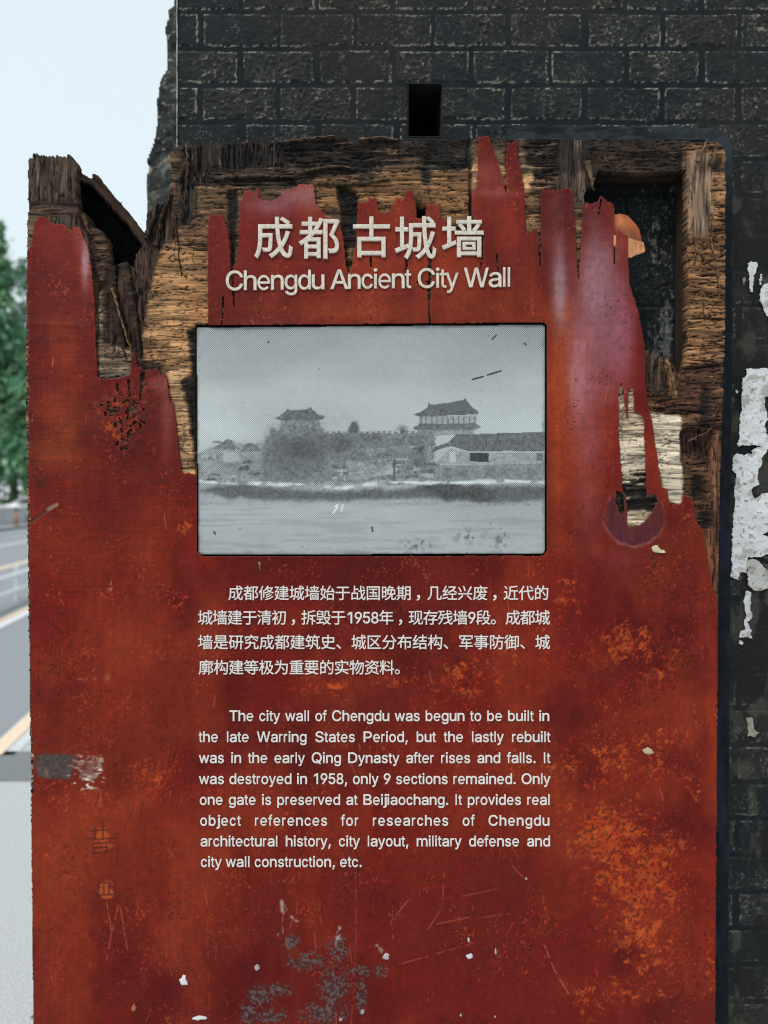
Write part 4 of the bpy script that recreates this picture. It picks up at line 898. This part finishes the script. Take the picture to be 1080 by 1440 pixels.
town = ((vb > 575) & (vb < 712)); pg = fbm(ub / 2.4, vb / 2.0, 241, 3); G += ((pf - .5) * 40 + (pg - .5) * 38) * town * ss(0, 40, 172 - G); G += (pf - .5) * 10
for s_, w_ in (([(665,533),(680,529)], 1.2), ([(686,527),(705,521)], 1.2), ([(693,476),(698,471)], 1.4), ([(523,742),(524,747)], 1.2), ([(300,748),(302,751)], 1.2), ([(738,482),(740,484)], 1.4), ([(694,502),(712,502)], .0)):
    d_, _ = line_d(s_, ub, vb); G = np.where(d_ < w_, 46, G)
sc2 = ss(.55, .62, fbm(ub / 5, vb / 6, 237, 3)) * (np.exp(-(((ub - 590) / 22) ** 2 + ((vb - 766) / 7) ** 2)) + .8 * np.exp(-(((ub - 660) / 20) ** 2 + ((vb - 756) / 9) ** 2)) + .8 * np.exp(-(((ub - 705) / 12) ** 2 + ((vb - 756) / 16) ** 2))); G -= 60 * np.clip(sc2, 0, 1)
for s_ in ([(468,722),(474,713)], [(480,718),(482,710)], [(471,712),(475,710)]):
    d_, _ = line_d(s_, ub, vb); G = np.where(d_ < 1.2, 200, G)
G = 150 + (G - 150) * 1.12 + 4; GC = np.stack([G * .955, G * 1.0, G * 1.01], -1)
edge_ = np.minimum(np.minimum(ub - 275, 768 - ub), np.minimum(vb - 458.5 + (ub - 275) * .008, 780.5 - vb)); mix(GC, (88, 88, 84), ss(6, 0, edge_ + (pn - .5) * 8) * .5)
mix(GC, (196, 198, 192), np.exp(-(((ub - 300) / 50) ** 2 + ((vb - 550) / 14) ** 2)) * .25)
pl = inpoly([(275.5,463),(278,459.5),(763,455.5),(767.5,459),(767,775),(763,779.5),(283,780.5),(278,777)], ub, vb)
M_pic = mat('etched_zinc_print', attr=True, rough=.6, spec=.4, metal=0.0)
nt = M_pic.node_tree; bs = nt.nodes['Principled BSDF']; tcn = nt.nodes.new('ShaderNodeTexCoord'); sx = nt.nodes.new('ShaderNodeSeparateXYZ'); nt.links.new(tcn.outputs['Object'], sx.inputs[0])
def mth(op, a, b_=None):
    n = nt.nodes.new('ShaderNodeMath'); n.operation = op
    for i, q in enumerate((a, b_)):
        if q is None: continue
        if isinstance(q, (int, float)): n.inputs[i].default_value = q
        else: nt.links.new(q, n.inputs[i])
    return n.outputs[0]
per = .0030
dots = mth('MULTIPLY', mth('SINE', mth('MULTIPLY', sx.outputs[0], 2 * math.pi / per)), mth('SINE', mth('MULTIPLY', sx.outputs[2], 2 * math.pi / per)))
fac = mth('ADD', mth('MULTIPLY', dots, .42), 1.0)
mxn = nt.nodes.new('ShaderNodeMix'); mxn.data_type = 'RGBA'; mxn.blend_type = 'MULTIPLY'; mxn.inputs[0].default_value = 1
atn = [n for n in nt.nodes if n.type == 'ATTRIBUTE'][0]
nt.links.new(atn.outputs['Color'], mxn.inputs[6]); nt.links.new(fac, mxn.inputs[7]); nt.links.new(mxn.outputs[2], bs.inputs['Base Color'])
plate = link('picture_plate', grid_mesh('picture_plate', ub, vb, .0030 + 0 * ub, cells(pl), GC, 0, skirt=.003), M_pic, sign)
wb = MB(); xa, za = P(268, 788, 0); xb, zb = P(776, 450, 0); wb.box(float(xa), float(xb), .0075, .0155, float(za), float(zb), (.008, .008, .008)); wb.build('plate_backing', M_carc, plate)

# ---- lettering
FD = None
try:
    FD = bpy.data.fonts.load(os.path.join(bpy.utils.system_resource('DATAFILES', path='fonts'), 'Inter.woff2'))    # Blender's own bundled sans
except Exception: pass
_gl = {}
def text_splines(ch, font):
    c = bpy.data.curves.new('glyph', 'FONT'); c.body = ch; c.size = 1
    if font: c.font = font
    o = bpy.data.objects.new('glyph', c); COL.objects.link(o)
    cu = o.to_curve(bpy.context.evaluated_depsgraph_get())
    S = [[(tuple(p.co), tuple(p.handle_left), tuple(p.handle_right)) for p in q.bezier_points] for q in cu.splines]
    o.to_curve_clear(); bpy.data.objects.remove(o); bpy.data.curves.remove(c)
    return S
def contour_groups(S):
    """each outer contour with the holes inside it, so that overlapping strokes of one letter can be filled one by one"""
    pts = [np.array([p[0][:2] for p in q]) for q in S]
    ar = [.5 * float(np.sum(q[:, 0] * np.roll(q[:, 1], -1) - np.roll(q[:, 0], -1) * q[:, 1])) for q in pts]
    k = max(range(len(S)), key=lambda i: abs(ar[i])); sg = ar[k] > 0
    out = {i: [i] for i in range(len(S)) if (ar[i] > 0) == sg}
    for i in range(len(S)):
        if i not in out:
            for j in out:
                if inpoly(pts[j], pts[i][:1, :1], pts[i][:1, 1:2])[0, 0]: out[j].append(i); break
    g = list(out.values()); g.sort(key=lambda q: -abs(ar[q[0]]))
    return g
def glyph(ch, latin, bevel, ext):
    k = (ch, latin, bevel, ext)
    if k in _gl: return _gl[k]
    curves = []
    def new():
        cc = bpy.data.curves.new('glyph', 'CURVE'); cc.dimensions = '2D'; cc.fill_mode = 'BOTH'; cc.bevel_depth = bevel; cc.bevel_resolution = 0; cc.extrude = ext; cc.resolution_u = 5
        curves.append(cc); return cc
    def bez(cc, q):
        sp = cc.splines.new('BEZIER'); sp.bezier_points.add(len(q) - 1); sp.use_cyclic_u = True
        for p, (c0, hl, hr) in zip(sp.bezier_points, q):
            p.handle_left_type = 'FREE'; p.handle_right_type = 'FREE'; p.co = c0; p.handle_left = hl; p.handle_right = hr
    def poly(cc, q):
        sp = cc.splines.new('POLY'); sp.points.add(len(q) - 1); sp.use_cyclic_u = True
        for p, (x_, y_) in zip(sp.points, q): p.co = (x_, y_, 0, 1)
    font = FD if latin else None
    if latin and FD and ch == 'e':
        o_ = np.concatenate([[p[0][:2] for p in q] for q in text_splines('o', font)]); mn, mx = o_.min(0), o_.max(0)
        cx_, cy_ = (mn + mx) / 2; rx_, ry_ = (mx - mn) / 2; t = .050
        an = np.radians(np.linspace(-2, 318, 40))
        arc = [(cx_ + rx_ * math.cos(q), cy_ + ry_ * math.sin(q)) for q in an] + [(cx_ + (rx_ - t) * math.cos(q), cy_ + (ry_ - t) * math.sin(q)) for q in an[::-1]]
        poly(new(), arc); poly(new(), [(cx_ - rx_ + t * .6, cy_ - .022), (cx_ + rx_ - .004, cy_ - .022), (cx_ + rx_ - .004, cy_ + .022), (cx_ - rx_ + t * .6, cy_ + .022)])
    elif latin and FD and ch in 'lI':                # plain upright stem
        hh = max(p[0][1] for q in text_splines('H', font) for p in q); poly(new(), [(.05, 0), (.05, hh), (.10, hh), (.10, 0)])
    else:
        S = text_splines(ch, font)
        gs = contour_groups(S)
        if latin and FD and ch == '1': gs = gs[:1]
        for g_ in gs:
            cc = new()
            for i in g_: bez(cc, S[i])
    allc = []; fs = []; n = 0
    for j, cc in enumerate(curves):
        o = bpy.data.objects.new('glyph', cc); COL.objects.link(o)
        me = bpy.data.meshes.new_from_object(o.evaluated_get(bpy.context.evaluated_depsgraph_get()))
        co = np.empty(len(me.vertices) * 3, np.float32); me.vertices.foreach_get('co', co); co = co.reshape(-1, 3); co[:, 2] *= 1 + .06 * j
        fs += [tuple(i + n for i in p.vertices) for p in me.polygons]; allc.append(co); n += len(co)
        bpy.data.objects.remove(o); bpy.data.curves.remove(cc); bpy.data.meshes.remove(me)
    _gl[k] = (np.concatenate(allc), fs)
    return _gl[k]
ADV = dict(a=556,b=556,c=500,d=556,e=556,f=278,g=556,h=556,i=222,j=222,k=500,l=222,m=833,n=556,o=556,p=556,q=556,r=333,s=500,t=278,u=556,v=500,w=722,x=500,y=500,z=500,A=667,B=667,C=722,D=722,E=667,F=611,G=778,H=722,I=278,J=500,K=667,L=556,M=833,N=722,O=778,P=667,Q=778,R=722,S=667,T=611,U=722,V=667,W=944)
ADV.update({' ': 278, '.': 278, ',': 278}); ADV.update({d: 556 for d in '0123456789'})
SB = dict(i=.068,l=.066,t=.018,f=.012,r=.066,j=-.04,I=.09,W=.01,A=.0,y=.01,v=.01,w=.005,T=.02,V=.005)
H_CAP = None
def put_glyph(ch, latin, bevel, ext, px, base_v, em, pyo, wcell=None, fit=None, th=1.0):
    """glyph mesh laid on the board: px = left pixel, base_v = baseline pixel, em = pixels per em"""
    co, fs = glyph(ch, latin, bevel, ext)
    if latin:
        hc = glyph('H', True, 0, 0)[0]; cap = hc[:, 1].max() - hc[:, 1].min(); s = .716 / cap
        mn, mx = co[:, 0].min(), co[:, 0].max(); w = (mx - mn) * s
        adv = ADV[ch] / 1000; sb = SB.get(ch, .045)
        tw = max(adv - 2 * sb + .01, .06) if ch not in '.,1' else w
        fx = np.clip(tw / w, .8, 1.2) if ch not in 'ilI' else 1.0
        cxg = (mn + mx) / 2
        gx = ((co[:, 0] - cxg) * s * fx + adv / 2) * em + px; gy = base_v - co[:, 1] * s * em
    elif fit:
        x0, y0, x1, y1 = fit
        a = co[:, :2].min(0); b_ = co[:, :2].max(0)
        gx = x0 + (co[:, 0] - a[0]) / (b_[0] - a[0]) * (x1 - x0); gy = y1 - (co[:, 1] - a[1]) / (b_[1] - a[1]) * (y1 - y0)
    else:
        gx = px + co[:, 0] * em; gy = base_v - co[:, 1] * em
    zmax = co[:, 2].max()
    X, Z = P(gx, gy, 0)
    Y = pyo - (co[:, 2] + zmax) / (2 * zmax) * th
    return np.stack([X, Y, Z], -1), fs
def text_obj(name, parts, m, parent):
    vs = []; fs = []; n = 0
    for co, f in parts:
        vs += co.tolist(); fs += [tuple(i + n for i in q) for q in f]; n += len(co)
    me = bpy.data.meshes.new(name); me.from_pydata(vs, [], fs); me.update()
    return link(name, me, m, parent)
M_title = mat('cream_raised_letter', (.56, .51, .43), .65, noise=.36, nscale=220, bump=.25, bscale=700)
M_text = mat('white_printed_letter', (.66, .63, .59), .6, noise=.16, nscale=420, bump=.1, bscale=900)
for ch, fit in (('成', (358,306,412,365)), ('都', (420,306,478,365)), ('古', (496.5,305.5,548.5,363)), ('城', (555,305,613.5,366)), ('墙', (621,305,680,362.5))):
    text_obj('title_character', [put_glyph(ch, False, .013, .02, 0, 0, 0, -.0002, fit=fit, th=.0034)], M_title, sign)
title = 'Chengdu Ancient City Wall'
EMT = 37.5; nat = sum(ADV[c] for c in title) / 1000 * EMT; gapx = (403 - nat) / (len(title) - 1); x = 316.5
for ch in title:
    if ch != ' ': text_obj('title_letter', [put_glyph(ch, True, .007, .02, x, 408.5 - (x - 316) * .0125, EMT, -.0002, th=.0022)], M_title, sign)
    x += ADV[ch] / 1000 * EMT + gapx
zh = [('成都修建城墙始于战国晚期，几经兴废，近代的', 321, 772, 842.5), ('城墙建于清初，拆毁于1958年，现存残墙9段。成都城', 278.5, 773, 877), ('墙是研究成都建筑史、城区分布结构、军事防御、城', 278.5, 773.5, 911.5), ('廓构建等极为重要的实物资料。', 279.5, 576, 947)]
hz = glyph('国', False, 0, 0)[0]; zh_em = 20.2 / (hz[:, 1].max() - hz[:, 1].min()) * .95; zlow = hz[:, 1].min()
zadv = hz[:, 0].min() + hz[:, 0].max()
for s_, xl, xr, vb_ in zh:
    wts = [.56 if c.isascii() else 1.0 for c in s_]; unit = (xr - xl) / sum(wts); x = xl; parts = []
    for c, w in zip(s_, wts):
        if c.isascii(): parts.append(put_glyph(c, True, .010, .02, x, vb_ - .8, 21.6, -.0004, th=.0011))
        elif c in '，': parts.append(put_glyph(c, False, .016, .02, x + (4.5 if c == '，' else 0), vb_ - (-zlow) * 0 - .5, zh_em, -.0004, th=.0011))
        else: parts.append(put_glyph(c, False, .006, .02, x + (unit - zadv * zh_em) / 2, vb_ - .5, zh_em, -.0004, th=.0011))
        x += unit * w
    text_obj('lettering', parts, M_text, sign)
en = [('The city wall of Chengdu was begun to be built in', 322.5, 773, 1013.5, 0), ('the late Warring States Period, but the lastly rebuilt', 279.5, 774, 1043, 0), ('was in the early Qing Dynasty after rises and falls. It', 280, 774, 1072.5, 0), ('was destroyed in 1958, only 9 sections remained. Only', 280, 774, 1102, 0),
      ('one gate is preserved at Beijiaochang. It provides real', 280.5, 774, 1131.3, 0), ('object references for researches of Chengdu', 281, 774, 1160.5, .85), ('architectural history, city layout, military defense and', 281.5, 774, 1189.5, 0), ('city wall construction, etc.', 282, 510, 1218.5, 0)]
EM = 20.2
for k, (s_, xl, xr, vb_, ls) in enumerate(en):
    nat = sum(ADV[c] * EM / 1000 + ls for c in s_ if c != ' '); ns = s_.count(' '); gw = (xr - xl - nat) / ns; x = xl; parts = []
    for c in s_:
        if c == ' ': x += gw; continue
        parts.append(put_glyph(c, True, .009, .02, x, vb_, EM, -.0004, th=.0010)); x += ADV[c] * EM / 1000 + ls
    text_obj('lettering', parts, M_text, sign)

# ---- bits of white paint and filler stuck to the red face
M_chip = mat('paint_fleck', attr=True, rough=.8, noise=.2, nscale=600)
r = np.random.default_rng(12)
for cx, cy, rx, ry, c_ in [(258,1380,6.5,8,(205,204,208)), (280,1432,10,3,(206,204,206)), (660,1345,4.5,4,(196,196,204)), (659,1322,1.4,4,(190,186,186)), (648,1428,2,2,(170,160,150)), (912,1056,9,5,(176,160,130)), (697,1338,1.4,6,(180,170,176)), (696,1430,1.5,1.5,(190,170,160)), (362,1361,5,4,(158,150,150)), (543,1346,5,5,(168,160,160)), (510,1423,3,4,(150,146,146)), (931,776,7,3,(198,184,150)), (923,772,6,5,(190,176,146)), (188,1417,4,5,(150,92,56)), (740,1236,2,2,(170,140,140)), (479,1434,3,2.4,(150,144,144))]:
    n = 11; a0 = np.linspace(0, 2 * math.pi, n, endpoint=False); rad = r.uniform(.6, 1.15, n); b = MB()
    ring = [P3(cx + rx * rad[i] * math.cos(a0[i]), cy + ry * rad[i] * math.sin(a0[i]), -.0012) for i in range(n)]
    top = [P3(cx + .7 * rx * rad[i] * math.cos(a0[i]), cy + .7 * ry * rad[i] * math.sin(a0[i]), -.0021 - r.uniform(0, .0004)) for i in range(n)]
    bot = [(p[0], .0005, p[2]) for p in ring]
    b.add(bot + ring + top, [(i, (i + 1) % n, n + (i + 1) % n, n + i) for i in range(n)] + [(n + i, n + (i + 1) % n, 2 * n + (i + 1) % n, 2 * n + i) for i in range(n)] + [tuple(2 * n + i for i in range(n))], tuple(lin(c_)))
    b.build('paint_fleck', M_chip, sign)

# ------------------------------------------------------------------ torn paper on the brick panel
M_paper = mat('torn_paper', attr=True, rough=.9, noise=.07, nscale=300, bump=.3, bscale=260, spec=.2)
def paper(poly, label, tone=(196, 198, 200), dirt=.45, seed=0):
    pa = np.array(poly, float); ub, vb = make_grid(pa[:, 0].min() - 4, pa[:, 0].max() + 4, pa[:, 1].min() - 4, pa[:, 1].max() + 4, .9)
    q = fbm(ub / 5, vb / 5, 300 + seed, 3) - .5; q2 = fbm(ub / 14, vb / 12, 310 + seed, 4)
    q3 = fbm(ub / 1.8, vb / 1.8, 325 + seed, 2) - .5; m = inpoly(poly, ub + q * 4.2 + q3 * 1.6, vb + (fbm(ub / 5, vb / 5, 320 + seed, 3) - .5) * 4.2 + q3 * 1.6)
    Cp = np.empty(ub.shape + (3,), np.float32); Cp[:] = tone; Cp += (q2[..., None] - .5) * 34
    mix(Cp, (118, 112, 98), ss(.58, .70, fbm(ub / 11, vb / 9, 330 + seed, 4)) * dirt); mix(Cp, (58, 54, 48), ss(.70, .76, fbm(ub / 4, vb / 4, 340 + seed, 3)) * dirt)
    y = WY - .0036 - (q2 - .5) * .0022 - np.clip(fbm(ub / 4, vb / 4, 350 + seed, 3) - .5, 0, 1) * .002
    o = link('torn_paper', grid_mesh('torn_paper', ub, vb, y, cells(m), Cp, WY, skirt=.0006), M_paper)
    tag(o, label, 'torn paper', 'scraps of torn white paper on the brick panel'); return o
paper([(1047,519),(1074,518),(1110,516),(1110,556),(1073,559),(1078,589),(1074,598),(1081,632),(1062,627),(1040,627),(1036,630),(1040,580),(1043,531),(1048,530)], 'tall rectangular white sheet beside the sign with a straight left edge', seed=1)
paper([(1035,637),(1042,640),(1055,638),(1058,630),(1084,626),(1072,640),(1068,656),(1063,668),(1067,681),(1056,688),(1058,702),(1074,693),(1112,684),(1112,742),(1084,744),(1072,752),(1086,756),(1110,758),(1110,782),(1077,780),(1062,785),(1050,783),(1049,806),(1039,805),(1036,815),(1026,812),(1028,762),(1033,668),(1028,662),(1028,644)], 'long ragged white paper strip directly below the straight-edged sheet', seed=2)
paper([(1048,788),(1057,786),(1066,790),(1072,797),(1084,808),(1096,818),(1090,834),(1080,826),(1068,831),(1057,829),(1050,822)], 'crumpled greyish paper lump under the long ragged strip', (168, 168, 164), .6, 3)
paper([(1047,832),(1055,831),(1055,848),(1052,856),(1057,860),(1055,870),(1049,874),(1052,880),(1056,886),(1055,897),(1038,896),(1039,887),(1046,884),(1043,874),(1047,868),(1046,858),(1044,848)], 'narrow notched white paper tail at the bottom of the torn posters', (186, 188, 190), .4, 4)
paper([(1048,1007),(1057,1007),(1059,1022),(1066,1031),(1058,1036),(1050,1034)], 'small brownish paper remnant low on the panel by itself', (138, 132, 120), .5, 5)
paper([(1050,370),(1065,369),(1062,379),(1059,389),(1057,412),(1053,412)], 'narrow white wedge of paper pointing down near the top', (200, 202, 204), .15, 6)
paper([(1067,391),(1069,385),(1071,391),(1069.5,402),(1067,402)], 'tiny white paper sliver right beside the pointed wedge', (186, 188, 188), .2, 7)
paper([(1067,410),(1074,399),(1082,397),(1112,396),(1112,472),(1082,456),(1072,437),(1067,424)], 'ragged white paper piece cut by the right picture edge, upper', (196, 198, 198), .4, 8)
paper([(1042,392),(1047,389),(1048,394),(1046,403),(1043,400)], 'tiny brownish paper bit left of the pointed wedge', (120, 114, 100), .3, 9)
paper([(1038,901),(1042,900.5),(1043,905),(1040,907),(1037.5,905)], 'tiny white paper fleck just under the notched tail', (200, 202, 202), .2, 10)
paper([(1032,549),(1036,547),(1037.5,552),(1034,553.5)], 'tiny pale paper fleck between the sign and the straight-edged sheet', (176, 176, 172), .2, 11)
